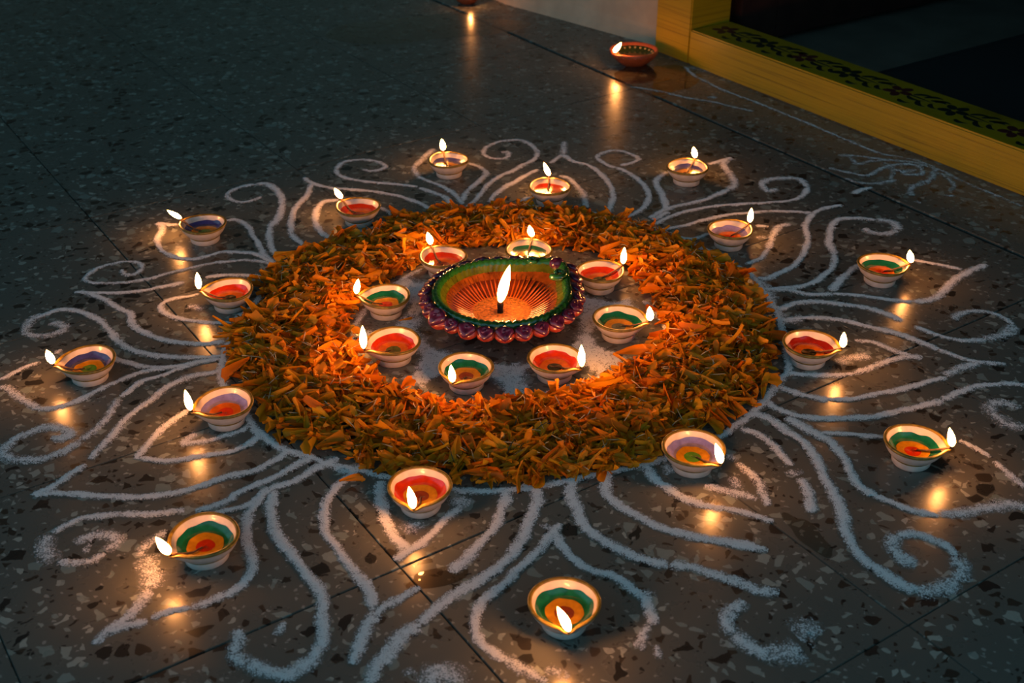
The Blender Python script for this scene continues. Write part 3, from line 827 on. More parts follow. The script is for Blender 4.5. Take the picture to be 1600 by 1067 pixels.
def stroke_mesh(pts, w, dens, seed):
    P = catmull(pts, 0.0035)
    n = len(P)
    V, F, A = [], [], []
    T = (-1.0, -0.72, -0.42, 0.0, 0.42, 0.72, 1.0)
    m = len(T)
    s = 0.0
    for i, p in enumerate(P):
        t = (P[min(i + 1, n - 1)] - P[max(i - 1, 0)])
        t = t.normalized() if t.length > 1e-9 else Vector((1, 0, 0))
        nv = Vector((-t.y, t.x, 0))
        if i:
            s += (p - P[i - 1]).length
        end = min(1.0, (i + 1.0) / 2.4, (n - i) / 2.4)
        wob = 1 + 0.28 * mnoise.noise(Vector((s * 70, seed * 3.7, 0))) + 0.22 * mnoise.noise(Vector((s * 18, seed * 1.3, 5)))
        mid = 0.0016 * mnoise.noise(Vector((s * 45, seed * 2.1, 9)))
        hh = HALF * w * wob * (0.55 + 0.45 * end)
        rich = dens + 0.16 * mnoise.noise(Vector((s * 35, seed, 2)))
        for u in T:
            x = p + nv * (u * hh + mid)
            z = 0.0002 + RIDGE * min(1.15, dens) * (1 - abs(u) ** 1.6) * (0.8 + 0.5 * mnoise.noise(Vector((x.x * 210, x.y * 210, seed)))) * end
            V.append((x.x, x.y, max(0.00015, z)))
            A.append((1.06 - abs(u) ** 1.5 * 1.15) * rich * (0.35 + 0.65 * end))
    for i in range(n - 1):
        for k in range(m - 1):
            F.append((i * m + k, (i + 1) * m + k, (i + 1) * m + k + 1, i * m + k + 1))
    return mesh('powder_line', V, F, M_POW, attrs={'cover': A})


C0 = Vector((-0.0125, 1.31, 0))
rang = tag(empty('rangoli', C0), 'large white powder rangoli of curls and pointed leaf loops drawn on the terrazzo', 'rangoli')
RZ = 0


def put_strokes(lst, root):
    global RZ
    for k, (w, d, pts) in enumerate(lst):
        o = obj('powder_line', stroke_mesh(pts, w, d, RZ))
        o.location = (0, 0, 0.00004 * (RZ % 7))
        RZ += 1
        under(o, root)


put_strokes(MAIN, rang)
put_strokes(INNER, rang)
faded = tag(empty('smudged_rangoli', W(1.49, -1.03, 0)), 'faint smudged white chalk motif on the floor beside the yellow sill', 'rangoli')
put_strokes(FAINT, faded)
bord = tag(empty('chalk_line', W(1.55, -1.40, 0)), 'thin worn white chalk lines running along the foot of the yellow sill', 'chalk line')
put_strokes(BORDER, bord)

# white star of powder under the big lamp, cut by a clear round patch at each inner lamp
INNER_POS = [(-0.1577, 1.3299), (-0.1391, 1.2202), (-0.0519, 1.1628), (0.0488, 1.1825), (0.1290, 1.2747), (0.1136, 1.3965), (0.0225, 1.4591), (-0.0913, 1.4395)]
V, F, A = [], [], []
NX = 120
ext = 0.20
idx = {}
for i in range(NX + 1):
    for j in range(NX + 1):
        x = C0.x - ext + 2 * ext * i / NX
        y = C0.y - ext + 2 * ext * j / NX
        r = math.hypot(x - C0.x, y - C0.y)
        d = min(math.hypot(x - a - (a - C0.x) * 0.10, y - b - (b - C0.y) * 0.10) for a, b in INNER_POS) - 0.044
        d = min(d, 0.174 - r, r - 0.100)
        d += 0.010 * mnoise.noise(Vector((x * 40, y * 40, 3))) + 0.006 * mnoise.noise(Vector((x * 120, y * 120, 8)))
        cov = max(-0.3, min(1.0, 0.42 + d / 0.011)) * (0.80 + 0.20 * mnoise.noise(Vector((x * 55, y * 55, 1))))
        if d > -0.012:
            idx[(i, j)] = len(V)
            V.append((x, y, 0.0002 + 0.0004 * max(0.0, min(1.0, d / 0.006))))
            A.append(cov * 1.12)
for i in range(NX):
    for j in range(NX):
        q = [(i, j), (i + 1, j), (i + 1, j + 1), (i, j + 1)]
        if all(k in idx for k in q):
            F.append(tuple(idx[k] for k in q))
under(obj('powder_fill', mesh('powder_fill', V, F, M_POW, attrs={'cover': A})), rang)


# ------------------------------------------------------------------ oil spilt on the floor
def spill(name, x, y, rx, ry, ang, mat, seed, label):
    n = 40
    V = [(0, 0, 0.0007)]
    for k in range(n):
        t = 2 * PI * k / n
        f = 1 + 0.35 * mnoise.noise(Vector((math.cos(t) * 1.4, math.sin(t) * 1.4, seed)))
        for s_, z in ((0.8, 0.0006), (1.0, 0.0001)):
            a, b = rx * f * s_ * math.cos(t), ry * f * s_ * math.sin(t)
            V.append((a * math.cos(ang) - b * math.sin(ang), a * math.sin(ang) + b * math.cos(ang), z))
    F = []
    for k in range(n):
        l = (k + 1) % n
        F.append((0, 1 + 2 * k, 1 + 2 * l))
        F.append((1 + 2 * k, 2 + 2 * k, 2 + 2 * l, 1 + 2 * l))
    return tag(obj(name, mesh(name, V, F, mat), loc=(x, y, 0)), label, 'oil stain')


spill('oil_spill', -0.066, 0.842, 0.030, 0.013, 0.35, M_STAIN, 1, 'small wet pool of oil by a floor joint in front of a red lamp')
spill('oil_stain', 0.283, 0.900, 0.012, 0.034, 0.45, M_STAIN2, 2, 'dark oil stain at the foot of a short powder line on the terrazzo')
spill('oil_stain', 0.275, 2.245, 0.085, 0.085, -0.5, M_STAIN, 3, 'wet dark oil patch on the floor in front of the terracotta lamp at the door')
spill('oil_stain', -0.20, 2.56, 0.20, 0.10, 0.2, M_STAIN2, 4, 'wide dark oil patch on the floor around the lamp at the top of the photo')


# ------------------------------------------------------------------ flames
def flame_mesh(h, R, lean):
    prof = [(0.0, 0.18), (0.10, 0.64), (0.25, 0.94), (0.42, 1.0), (0.60, 0.86), (0.78, 0.58), (0.92, 0.27), (1.0, 0.03)]
    V, F, A = [], [], []
    sg = 7
    for (t, r) in prof:
        b = t ** 1.25
        for k in range(sg):
            th = 2 * PI * k / sg
            V.append((lean[0] * b + R * r * math.cos(th), lean[1] * b + R * r * math.sin(th), h * t))
            A.append(t)
    for i in range(len(prof) - 1):
        for k in range(sg):
            l = (k + 1) % sg
            F.append((i * sg + k, i * sg + l, (i + 1) * sg + l, (i + 1) * sg + k))
    F.append(tuple(range(sg))[::-1])
    F.append(tuple((len(prof) - 1) * sg + k for k in range(sg)))
    return mesh('flame', V, F, M_FLAME, attrs={'along': A})


# ------------------------------------------------------------------ small painted diya
RR, HH = 0.0316, 0.026
TIP = 0.0052


def pinch(r, z, th, amt=TIP):
    """pull the rim out into a pointed lip at +X"""
    d = math.atan2(math.sin(th), math.cos(th))
    k = max(0.0, (z - 0.009) / (HH - 0.009)) ** 1.6
    g = math.exp(-(d / 0.19) ** 2) * 0.78 + math.exp(-(d / 0.50) ** 2) * 0.22
    f = min(1.0, r / 0.022)
    rr = r * (1 + 0.012 * math.sin(3 * th + 1.1)) + amt * g * k * f
    zz = z + 0.0006 * math.sin(2 * th + 0.4) * (z / HH) - 0.0030 * math.exp(-(d / 0.17) ** 2) * k
    sq = 1 - 0.12 * math.exp(-(d / 0.3) ** 2) * k
    return (rr * math.cos(th), rr * math.sin(th) * sq, zz)


OUTER = [(0.0, 0.0), (0.0192, 0.0), (0.0200, 0.0012), (0.0206, 0.0075), (0.0204, 0.0088), (0.0212, 0.0098), (0.0240, 0.0118), (0.0272, 0.0155), (0.0297, 0.0200), (0.0310, 0.0235), (0.0316, 0.0250)]
INNERP = [(0.0288, 0.0256), (0.0283, 0.0238), (0.0270, 0.0210), (0.0248, 0.0180), (0.0212, 0.0153), (0.0165, 0.0135), (0.0100, 0.0124), (0.0, 0.0120)]
SEG = 56
V, F = lathe(OUTER + [(0.0310, 0.0262), (0.0296, 0.0264)] + INNERP, SEG, pinch)
ME_BOWL = mesh('bowl', V, F, M_CREAM)
V, F = lathe([(0.0313, 0.0236), (0.0321, 0.0250), (0.0317, 0.0264), (0.0305, 0.0270), (0.0292, 0.0268), (0.0283, 0.0254)], SEG, pinch)
ME_RIM = mesh('gold_rim', V, F, M_GOLD)
V, F = lathe([(0.0205, 0.0078), (0.0214, 0.0086), (0.0216, 0.0096), (0.0212, 0.0104)], SEG, pinch)
ME_LINE = mesh('gold_line', V, F, M_GOLD)


def inner_z(r):
    for (r1, z1), (r2, z2) in zip(INNERP, INNERP[1:]):
        if r2 <= r <= r1:
            return z2 + (z1 - z2) * (r - r2) / (r1 - r2)
    return INNERP[0][1]


def paint_ring(name, r0, r1, col, lift, seed):
    """brush-painted ring (or dot when r0 is 0) lying on the inside of the bowl"""
    V, F = [], []
    n = 5
    for i in range(SEG):
        th = 2 * PI * i / SEG
        a = r0 * (1 + 0.05 * mnoise.noise(Vector((math.cos(th) * 1.5, math.sin(th) * 1.5, seed)))) if r0 else 0.0004
        b = r1 * (1 + 0.06 * mnoise.noise(Vector((math.cos(th) * 2, math.sin(th) * 2, seed + 4))))
        for k in range(n):
            r = a + (b - a) * k / (n - 1)
            x, y, z = pinch(r - lift * 0.6, inner_z(r) + lift, th)
            V.append((x, y, z))
    for i in range(SEG):
        j = (i + 1) % SEG
        for k in range(n - 1):
            F.append((i * n + k, i * n + k + 1, j * n + k + 1, j * n + k))
    if not r0:
        F.append(tuple(i * n for i in range(SEG)))
    return mesh(name, V, F, PAINT[col])


_ring = {}


def ring_mesh(kind, col, var):
    k = (kind, col, var)
    if k not in _ring:
        if kind == 'band':
            _ring[k] = paint_ring('painted_band', 0.0165, 0.0256, col, 0.0003, 1.0 + var * 3)
        elif kind == 'ring':
            _ring[k] = paint_ring('painted_ring', 0.0085, 0.0172, col, 0.0005, 2.0 + var * 3)
        else:
            _ring[k] = paint_ring('painted_dot', 0.0, 0.0090, col, 0.0007, 3.0 + var * 3)
    return _ring[k]


V, F = [(0, 0, 0.0152)], []
for i in range(SEG):
    th = 2 * PI * i / SEG
    x, y, z = pinch(0.0208, 0.0152, th)
    V.append((x, y, 0.0152))
F = [(0, 1 + i, 1 + (i + 1) % SEG) for i in range(SEG)]
ME_OIL = mesh('oil', V, F, M_OIL)
WX = RR + TIP
V, F = tube([(0.004, 0.001, 0.0146), (0.014, 0.002, 0.0156), (0.024, 0.0008, 0.0196), (0.030, 0, 0.0226), (WX - 0.003, 0, 0.0246), (WX - 0.0008, 0, 0.0258)], [0.0008, 0.0010, 0.0011, 0.0012, 0.0013, 0.0013], 8)
ME_WICK = mesh('wick', V, F, M_WICK)
V, F = tube([(WX - 0.0012, 0, 0.0253), (WX - 0.0004, 0, 0.0268), (WX, 0.0002, 0.0284)], [0.0015, 0.0014, 0.0007], 8)
ME_CHAR = mesh('charred_tip', V, F, M_CHAR)

COLNAME = {'red': 'red', 'deepred': 'dark red', 'green': 'green', 'blue': 'blue', 'lavender': 'lavender', 'yellow': 'yellow', 'orange': 'orange', 'black': 'black', 'olive': 'dark green', 'lime': 'green', 'slate': 'grey', 'brown': 'brown'}
#   x, y, spout angle, flame lean x, flame height, band, ring, dot, circle, o'clock
DIYAS = [
    (-0.0988, 1.7728, 106, -0.0015, 0.0195, 'blue', 'yellow', 'brown', 'outer', 'eleven'),
    (-0.4302, 1.5398, 159, -0.0161, 0.0135, 'blue', 'yellow', 'lime', 'outer', 'ten'),
    (-0.3567, 1.3469, -178, 0.0005, 0.0235, 'red', 'orange', 'black', 'middle', 'nine'),
    (-0.2204, 1.5975, 138, -0.0081, 0.0165, 'red', 'orange', 'brown', 'middle', 'eleven'),
    (-0.4836, 1.1790, -162, -0.0032, 0.0185, 'blue', 'yellow', 'lime', 'outer', 'nine'),
    (-0.3096, 1.0905, -152, -0.0025, 0.0260, 'lavender', 'orange', 'red', 'middle', 'eight'),
    (-0.2836, 0.8701, -132, -0.0085, 0.0200, 'green', 'yellow', 'red', 'outer', 'seven'),
    (-0.0895, 0.9441, -96, -0.0031, 0.0260, 'red', 'yellow', 'brown', 'middle', 'seven'),
    (0.0452, 0.7818, -87, -0.0100, 0.0275, 'green', 'yellow', 'brown', 'outer', 'six'),
    (0.1849, 1.0089, -52, -0.0070, 0.0245, 'lavender', 'yellow', 'lime', 'middle', 'five'),
    (0.4125, 1.0189, -18, -0.0065, 0.0235, 'green', 'yellow', 'red', 'outer', 'four'),
    (0.3466, 1.2148, -18, -0.0010, 0.0205, 'deepred', 'orange', 'black', 'middle', 'three'),
    (0.4835, 1.4163, 3, -0.0040, 0.0185, 'green', 'orange', 'red', 'outer', 'two'),
    (0.3010, 1.5217, 33, 0.0005, 0.0220, 'lavender', 'orange', 'red', 'middle', 'two'),
    (0.2699, 1.7440, 65, -0.0035, 0.0180, 'blue', 'yellow', 'brown', 'outer', 'one'),
    (0.0563, 1.6692, 91, -0.0080, 0.0220, 'red', 'orange', 'brown', 'middle', 'twelve'),
    (-0.1577, 1.3299, 175, 0.0035, 0.0210, 'green', 'yellow', 'red', 'inner', 'nine'),
    (-0.1391, 1.2202, -148, 0.0005, 0.0310, 'red', 'orange', 'olive', 'inner', 'eight'),
    (-0.0519, 1.1628, -112, -0.0012, 0.0225, 'green', 'yellow', 'brown', 'inner', 'seven'),
    (0.0488, 1.1825, -36, -0.0012, 0.0290, 'red', 'orange', 'black', 'inner', 'five'),
    (0.1290, 1.2747, -14, -0.0015, 0.0195, 'green', 'yellow', 'slate', 'inner', 'four'),
    (0.1136, 1.3965, 30, 0.0008, 0.0245, 'red', 'orange', 'olive', 'inner', 'two'),
    (0.0225, 1.4591, 83, -0.0036, 0.0170, 'green', 'yellow', 'olive', 'inner', 'twelve'),
    (-0.0913, 1.4395, 119, -0.0037, 0.0185, 'red', 'orange', 'brown', 'inner', 'eleven'),
]
CIRC = {'outer': 'painted lamps of the outer circle', 'middle': 'painted lamps standing against the petal ring', 'inner': 'painted lamps inside the petal ring'}
WHERE = {'outer': 'on the outermost lamp circle', 'middle': 'just outside the petal ring', 'inner': 'inside the petal ring'}
for k, (x, y, a, lx, fh, c1, c2, c3, circ, clock) in enumerate(DIYAS):
    ar = math.radians(a)
    t = empty('diya', (x, y, 0.0), ar)
    s = 1.0 + 0.02 * math.sin(k * 2.3)
    tag(t, "small lit cream diya, %s band inside, %s o'clock %s" % (COLNAME[c1], clock, WHERE[circ]), 'oil lamp', CIRC[circ])
    t.scale = (s, s, 1)
    obj('bowl', ME_BOWL, t)
    obj('gold_rim', ME_RIM, t)
    obj('gold_line', ME_LINE, t)
    for kind, c in (('band', c1), ('ring', c2), ('dot', c3)):
        me = ring_mesh(kind, c, k % 3)
        o = obj(me.name.split('.')[0], me, t)
        o['label'] = '%s painted %s inside the bowl' % (COLNAME[c], {'band': 'band', 'ring': 'ring', 'dot': 'centre dot'}[kind])
    obj('oil', ME_OIL, t)
    w = obj('wick', ME_WICK, t)
    obj('charred_tip', ME_CHAR, w)
    lean = (lx * math.cos(ar), -lx * math.sin(ar))
    fo = obj('flame', flame_mesh(fh, 0.0042 if fh > 0.020 else 0.0046, lean), t, loc=(WX, 0, 0.0266))
    fo['label'] = 'small bright yellow-white flame'
# ------------------------------------------------------------------ big glazed lamp in the middle
M_BIGRED = simple('red_glaze', (0.24, 0.028, 0.012), 0.32, vary=0.3, scale=60, coat=0.45, bump=0.2)
M_PURPLE = simple('purple_glaze', (0.060, 0.008, 0.036), 0.28, vary=0.6, scale=110, coat=0.5, bump=0.2)
M_BIGGREEN = simple('dark_green_glaze', (0.010, 0.070, 0.012), 0.22, vary=0.4, scale=90, coat=0.8)
M_YGREEN = simple('yellow_green_glaze', (0.050, 0.065, 0.004), 0.25, vary=0.4, scale=90, coat=0.7)
M_RIB = simple('orange_gold_glaze', (0.20, 0.045, 0.005), 0.20, vary=0.3, scale=90, coat=0.8)
M_INSIDE = simple('red_brown_glaze', (0.060, 0.010, 0.003), 0.2, vary=0.3, scale=90, coat=0.8)
M_WAX = simple('golden_wax', (0.20, 0.075, 0.016), 0.22, vary=0.4, scale=260, coat=0.8, bump=0.9, bdist=0.0015)
M_INNER_ORANGE = simple('orange_glaze', (0.12, 0.030, 0.003), 0.25, vary=0.6, scale=70, coat=0.8)
PHI = math.radians(44)


def tear(r, z, th):
    d = math.atan2(math.sin(th - PHI), math.cos(th - PHI))
    g = math.exp(-(d / 0.34) ** 2)
    rr = r + 0.020 * g * max(0.0, min(1.0, (r - 0.045) / 0.03))
    return (rr * math.cos(th), rr * math.sin(th), z + 0.003 * g * max(0.0, min(1.0, (r - 0.05) / 0.03)))


big = tag(empty('large_diya', (C0.x, C0.y, 0)), 'large glazed red and green lamp with scalloped purple rim and tall central flame', 'oil lamp')
V, F = lathe([(0.0, 0.0), (0.046, 0.0), (0.049, 0.003), (0.060, 0.010), (0.074, 0.021), (0.086, 0.032), (0.090, 0.036), (0.086, 0.0385), (0.080, 0.0385), (0.066, 0.030), (0.052, 0.0195), (0.034, 0.0105), (0.0, 0.0095)], 72, tear)
obj('bowl', mesh('bowl', V, F, M_BIGRED), big)


def leafcut(r, z, th):
    x, y, zz = tear(r, z, th)
    return (x, y, zz + 0.0011 * math.sin(th * 61 + r * 420))


V, F = lathe([(0.0862, 0.0385), (0.0862, 0.0425), (0.0838, 0.0455), (0.0800, 0.0462), (0.0770, 0.0440), (0.0748, 0.0410)], 184, leafcut)
obj('green_rim', mesh('green_rim', V, F, M_BIGGREEN), big)
V, F = lathe([(0.0750, 0.0412), (0.0725, 0.0385), (0.0700, 0.0360), (0.0680, 0.0342)], 184, leafcut)
obj('yellow_green_band', mesh('yellow_green_band', V, F, M_YGREEN), big)
V, F = lathe([(0.0682, 0.0344), (0.0640, 0.0310), (0.0600, 0.0278)], 96, tear)
obj('orange_band', mesh('orange_band', V, F, M_INNER_ORANGE), big)
V, F = lathe([(0.0602, 0.0280), (0.052, 0.0222), (0.044, 0.0172), (0.036, 0.0140), (0.030, 0.0128)], 96, tear)
obj('fluted_basin', mesh('fluted_basin', V, F, M_INSIDE), big)
V, F = tube([(0.0668, 0, 0.0331), (0.056, 0, 0.0256), (0.050, 0, 0.0216), (0.043, 0, 0.0174), (0.036, 0, 0.0146), (0.032, 0, 0.0136)], [0.0006, 0.0012, 0.0013, 0.0011, 0.0009, 0.0005], 6)
ME_RIB = mesh('rib', V, F, M_RIB)
for k in range(58):
    obj('rib', ME_RIB, big, rot=(0, 0, 2 * PI * (k + 0.12 * math.sin(k * 5.1)) / 58))
V, F = [(0, 0, 0.0158)], []
for i in range(40):
    th = 2 * PI * i / 40
    for r in (0.012, 0.024, 0.0385):
        V.append((r * math.cos(th), r * math.sin(th), 0.0158 + (0.0006 * mnoise.noise(Vector((r * 90 * math.cos(th), r * 90 * math.sin(th), 2))) if r < 0.03 else -0.0008)))
for i in range(40):
    j = (i + 1) % 40
    F.append((0, 1 + 3 * i, 1 + 3 * j))
    for k in range(2):
        F.append((1 + 3 * i + k, 2 + 3 * i + k, 2 + 3 * j + k, 1 + 3 * j + k))
obj('wax', mesh('wax', V, F, M_WAX), big)


def blob(rx, ry, rz, nu=14, nv=8, dent=0.0):
    V, F = [], []
    for j in range(nv + 1):
        ph = -PI / 2 + PI * j / nv
        for i in range(nu):
            th = 2 * PI * i / nu
            x, y, z = math.cos(ph) * math.cos(th), math.cos(ph) * math.sin(th), math.sin(ph)
            if z > 0 and dent:
                rr = math.hypot(x, y)
                z -= dent * math.exp(-(rr / 0.55) ** 2)
            V.append((rx * x, ry * y, rz * z))
    for j in range(nv):
        for i in range(nu):
            l = (i + 1) % nu
            F.append((j * nu + i, j * nu + l, (j + 1) * nu + l, (j + 1) * nu + i))
    return V, F


V, F = blob(0.0112, 0.0122, 0.0066)
ME_LOBE = mesh('scallop', V, F, M_BIGRED)
V, F = blob(0.0092, 0.0108, 0.0052, 16, 12, dent=0.55)
V = [(x * (1.25 if x > 0 else 0.8), y * (1 - 0.45 * max(0, x) / 0.0092), z + 0.0009 * math.sin(y * 900 + x * 500)) for (x, y, z) in V]
ME_CUP = mesh('purple_cup', V, F, M_PURPLE)
V, F = blob(0.0030, 0.0056, 0.0022)
ME_BOSS = mesh('boss', V, F, M_PURPLE)
NL = 26
for k in range(NL):
    th = PHI + PI / NL + 2 * PI * (k + 0.0) / NL
    d = math.atan2(math.sin(th - PHI), math.cos(th - PHI))
    leafy = abs(math.atan2(math.sin(th - math.radians(213)), math.cos(th - math.radians(213)))) < 0.125
    x, y, z = tear(0.0905, 0.0365, th)
    sc = 1.3 if leafy else 1.0 + 0.06 * math.sin(k * 3.7)
    lobe = obj('scallop', ME_LOBE, big, loc=(x, y, z - 0.0025), rot=(0, 0.42, th), scale=(sc, sc * (1.05 if leafy else 1), sc))
    if leafy:
        lobe['label'] = 'larger leaf-shaped scallop of the rim'
    cup = obj('purple_cup', ME_CUP, lobe, loc=(0.0008, 0, 0.0060), rot=(0, 0.22, 0))
    obj('boss', ME_BOSS, big, loc=(x + 0.0035 * math.cos(th), y + 0.0035 * math.sin(th), z + 0.0034 * sc), rot=(0, 0.6, th + 0.7 * math.sin(k * 4.3)), scale=(sc, sc, sc))
# curled lip at the pointed end
pts = []
for k in range(26):
    t = k / 25
    a = 3.6 + t * 6.4
    r = 0.0100 * (1 - 0.72 * t)
    pts.append((0.079 * math.cos(PHI - 0.30) + r * math.cos(a), 0.079 * math.sin(PHI - 0.30) + r * math.sin(a), 0.047 + 0.003 * t))
V, F = tube(pts, [0.0042 * (1 - 0.35 * k / 25) for k in range(26)], 10)
sc = obj('scroll', mesh('scroll', V, F, M_BIGGREEN), big)
sc['label'] = 'curled green scroll beside the spout'
V, F = blob(0.0105, 0.0085, 0.0075)
ob = obj('spout_boss', mesh('spout_boss', V, F, M_PURPLE), big, loc=(0.098 * math.cos(PHI + 0.02), 0.098 * math.sin(PHI + 0.02), 0.046), rot=(0, 0, PHI))
pts = []
for k in range(22):
    t = k / 21
    a = PHI + 1.2 - t * 5.6
    r = 0.0085 * (1 - 0.7 * t)
    pts.append((0.083 * math.cos(PHI + 0.34) + r * math.cos(a), 0.083 * math.sin(PHI + 0.34) + r * math.sin(a), 0.046 + 0.002 * t))
V, F = tube(pts, [0.0036 * (1 - 0.35 * k / 21) for k in range(22)], 10)
obj('scroll', mesh('scroll', V, F, M_BIGGREEN), big)
V, F = tube([(-0.002, -0.004, 0.0145), (-0.002, -0.004, 0.020), (-0.0018, -0.004, 0.026), (-0.0018, -0.004, 0.030)], [0.0040, 0.0034, 0.0040, 0.0034], 12)
obj('wick', mesh('wick', V, F, M_CHAR), big)
fo = obj('flame', flame_mesh(0.052, 0.0066, (0.0115, 0.0)), big, loc=(-0.0018, -0.004, 0.0285))
fo['label'] = 'tall leaning yellow-white flame'

# ------------------------------------------------------------------ terracotta lamps by the wall
M_TERRA = simple('terracotta', (0.36, 0.075, 0.022), 0.42, vary=0.25, scale=60, coat=0.3, bump=0.2)
M_DKGREEN = simple('dark_green_paint', (0.020, 0.035, 0.010), 0.2, vary=0.4, scale=80, coat=0.7)
M_BEAD = simple('gold_bead_paint', (0.40, 0.26, 0.10), 0.3, vary=0.3, coat=0.5)
M_REDDOT = simple('red_bead_paint', (0.40, 0.03, 0.02), 0.3, vary=0.3, coat=0.5)


def terra_pinch(r, z, th):
    d = math.atan2(math.sin(th), math.cos(th))
    k = max(0.0, (z - 0.008) / 0.020) * min(1.0, r / 0.03)
    return ((r + 0.008 * math.exp(-(d / 0.28) ** 2) * k) * math.cos(th), (r + 0.008 * math.exp(-(d / 0.28) ** 2) * k) * math.sin(th), z)


V, F = lathe([(0, 0), (0.024, 0), (0.026, 0.0015), (0.034, 0.0070), (0.042, 0.0150), (0.0465, 0.0225), (0.0480, 0.0265), (0.0470, 0.0285), (0.0445, 0.0288), (0.0425, 0.0272), (0.0400, 0.0235)], 56, terra_pinch)
ME_TB = mesh('bowl', V, F, M_TERRA)
V, F = lathe([(0.0402, 0.0238), (0.0345, 0.0170), (0.0250, 0.0115), (0.012, 0.0095), (0.0, 0.0092)], 56, terra_pinch)
ME_TI = mesh('painted_inside', V, F, M_DKGREEN)
V, F = blob(0.0022, 0.0022, 0.0012, 10, 6)
ME_BD = mesh('painted_bead', V, F, M_BEAD)
ME_RD = mesh('painted_bead', V, F, M_REDDOT)
V = [(0, 0, 0.0155)] + [(0.0322 * math.cos(2 * PI * i / 40), 0.0322 * math.sin(2 * PI * i / 40), 0.0155) for i in range(40)]
ME_TO = mesh('oil', V, [(0, 1 + i, 1 + (i + 1) % 40) for i in range(40)], M_OIL)
V, F = tube([(0.020, 0, 0.0165), (0.034, 0, 0.0215), (0.046, 0, 0.0292), (0.0525, 0, 0.0312)], [0.0016, 0.0018, 0.0018, 0.0015], 8)
ME_TW = mesh('wick', V, F, M_WICK)
V, F = tube([(0.0522, 0, 0.0308), (0.0530, 0, 0.0325), (0.0534, 0, 0.0340)], [0.0018, 0.0016, 0.0008], 8)
ME_TC = mesh('charred_tip', V, F, M_CHAR)


def terra_lamp(x, y, deg, lean, fh, label, s=1.0):
    a = math.radians(deg)
    t = tag(empty('terracotta_diya', (x, y, 0), a), label, 'oil lamp', 'terracotta lamps by the wall')
    t.scale = (s, s, s)
    obj('bowl', ME_TB, t)
    obj('painted_inside', ME_TI, t)
    for k in range(22):
        th = 2 * PI * (k + 0.5) / 22
        bx, by, bz = terra_pinch(0.0372, 0.0206, th)
        obj('painted_bead', ME_BD, t, loc=(bx, by, bz), rot=(0, -0.85, th))
    for k in range(26):
        th = 2 * PI * (k + 0.5) / 26
        bx, by, bz = terra_pinch(0.0468, 0.0228, th)
        obj('painted_bead', ME_RD, t, loc=(bx, by, bz), rot=(0, 1.1, th), scale=(0.7, 0.7, 0.7))
    obj('oil', ME_TO, t)
    w = obj('wick', ME_TW, t)
    obj('charred_tip', ME_TC, w)
    obj('flame', flame_mesh(fh, 0.0052, (lean * math.cos(a), -lean * math.sin(a))), t, loc=(0.053, 0, 0.0318))['label'] = 'small leaning yellow-white flame'
    return t


terra_lamp(0.238, 2.330, -140, 0.012, 0.020, 'red terracotta lamp with dark green inside, in the corner by the yellow door frame')
terra_lamp(-0.102, 2.765, -75, 0.002, 0.024, 'lit terracotta lamp cut off by the top edge of the photo', 0.62)

# ------------------------------------------------------------------ marigold petals
RP = random.Random(21)
PETAL_V = []


def petal_shape(ln, wd, curl, cup, fold, twist, notch):
    V, F = [], []
    nu, nv = 7, 6
    for j in range(nv):
        t = j / (nv - 1)
        w = wd * (0.14 + 0.86 * min(1.0, t * 1.15)) * (1.0 if t < 0.85 else 0.92)
        for i in range(nu):
            u = -1 + 2 * i / (nu - 1)
            y = ln * t - (notch * ln * (0.5 + 0.5 * math.cos(u * 7 + twist * 3)) * 0.6 + 0.16 * ln * u * u if t > 0.9 else 0)
            x = w * u * 0.5
            z = cup * wd * u * u * (0.3 + t) + curl * ln * t * t + fold * wd * math.sin(u * 4.2 + t * 2 + twist) * (0.3 + 0.7 * t) + 0.22 * wd * abs(u) * (1 - 0.5 * t)
            a = twist * t
            x, z = x * math.cos(a) - z * math.sin(a), x * math.sin(a) + z * math.cos(a)
            V.append((x, y - ln * 0.5, z))
    for j in range(nv - 1):
        for i in range(nu - 1):
            F.append((j * nu + i, j * nu + i + 1, (j + 1) * nu + i + 1, (j + 1) * nu + i))
    return V, F


for k in range(16):
    ln = RP.uniform(0.015, 0.035)
    PETAL_V.append(petal_shape(ln, ln * RP.choice((0.2, 0.26, 0.32, 0.4, 0.5)), RP.uniform(-0.3, 0.35), RP.uniform(-0.2, 0.5), RP.uniform(-0.26, 0.26), RP.uniform(-1.4, 1.4), RP.uniform(0, 0.35)))
TINTS = [0.1, 0.3, 0.42, 0.55, 0.66, 0.78, 0.95]
RIN = [(-180, 0.190), (-153, 0.188), (-133, 0.194), (-99, 0.196), (-71, 0.174), (-45, 0.182), (-8, 0.203), (16, 0.192), (34, 0.214), (56, 0.222), (90, 0.212), (111, 0.207), (131, 0.189), (146, 0.187), (180, 0.190)]


def rin(deg):
    for (a, ra), (b, rb) in zip(RIN, RIN[1:]):
        if a <= deg <= b:
            return ra + (rb - ra) * (deg - a) / (b - a)
    return 0.19


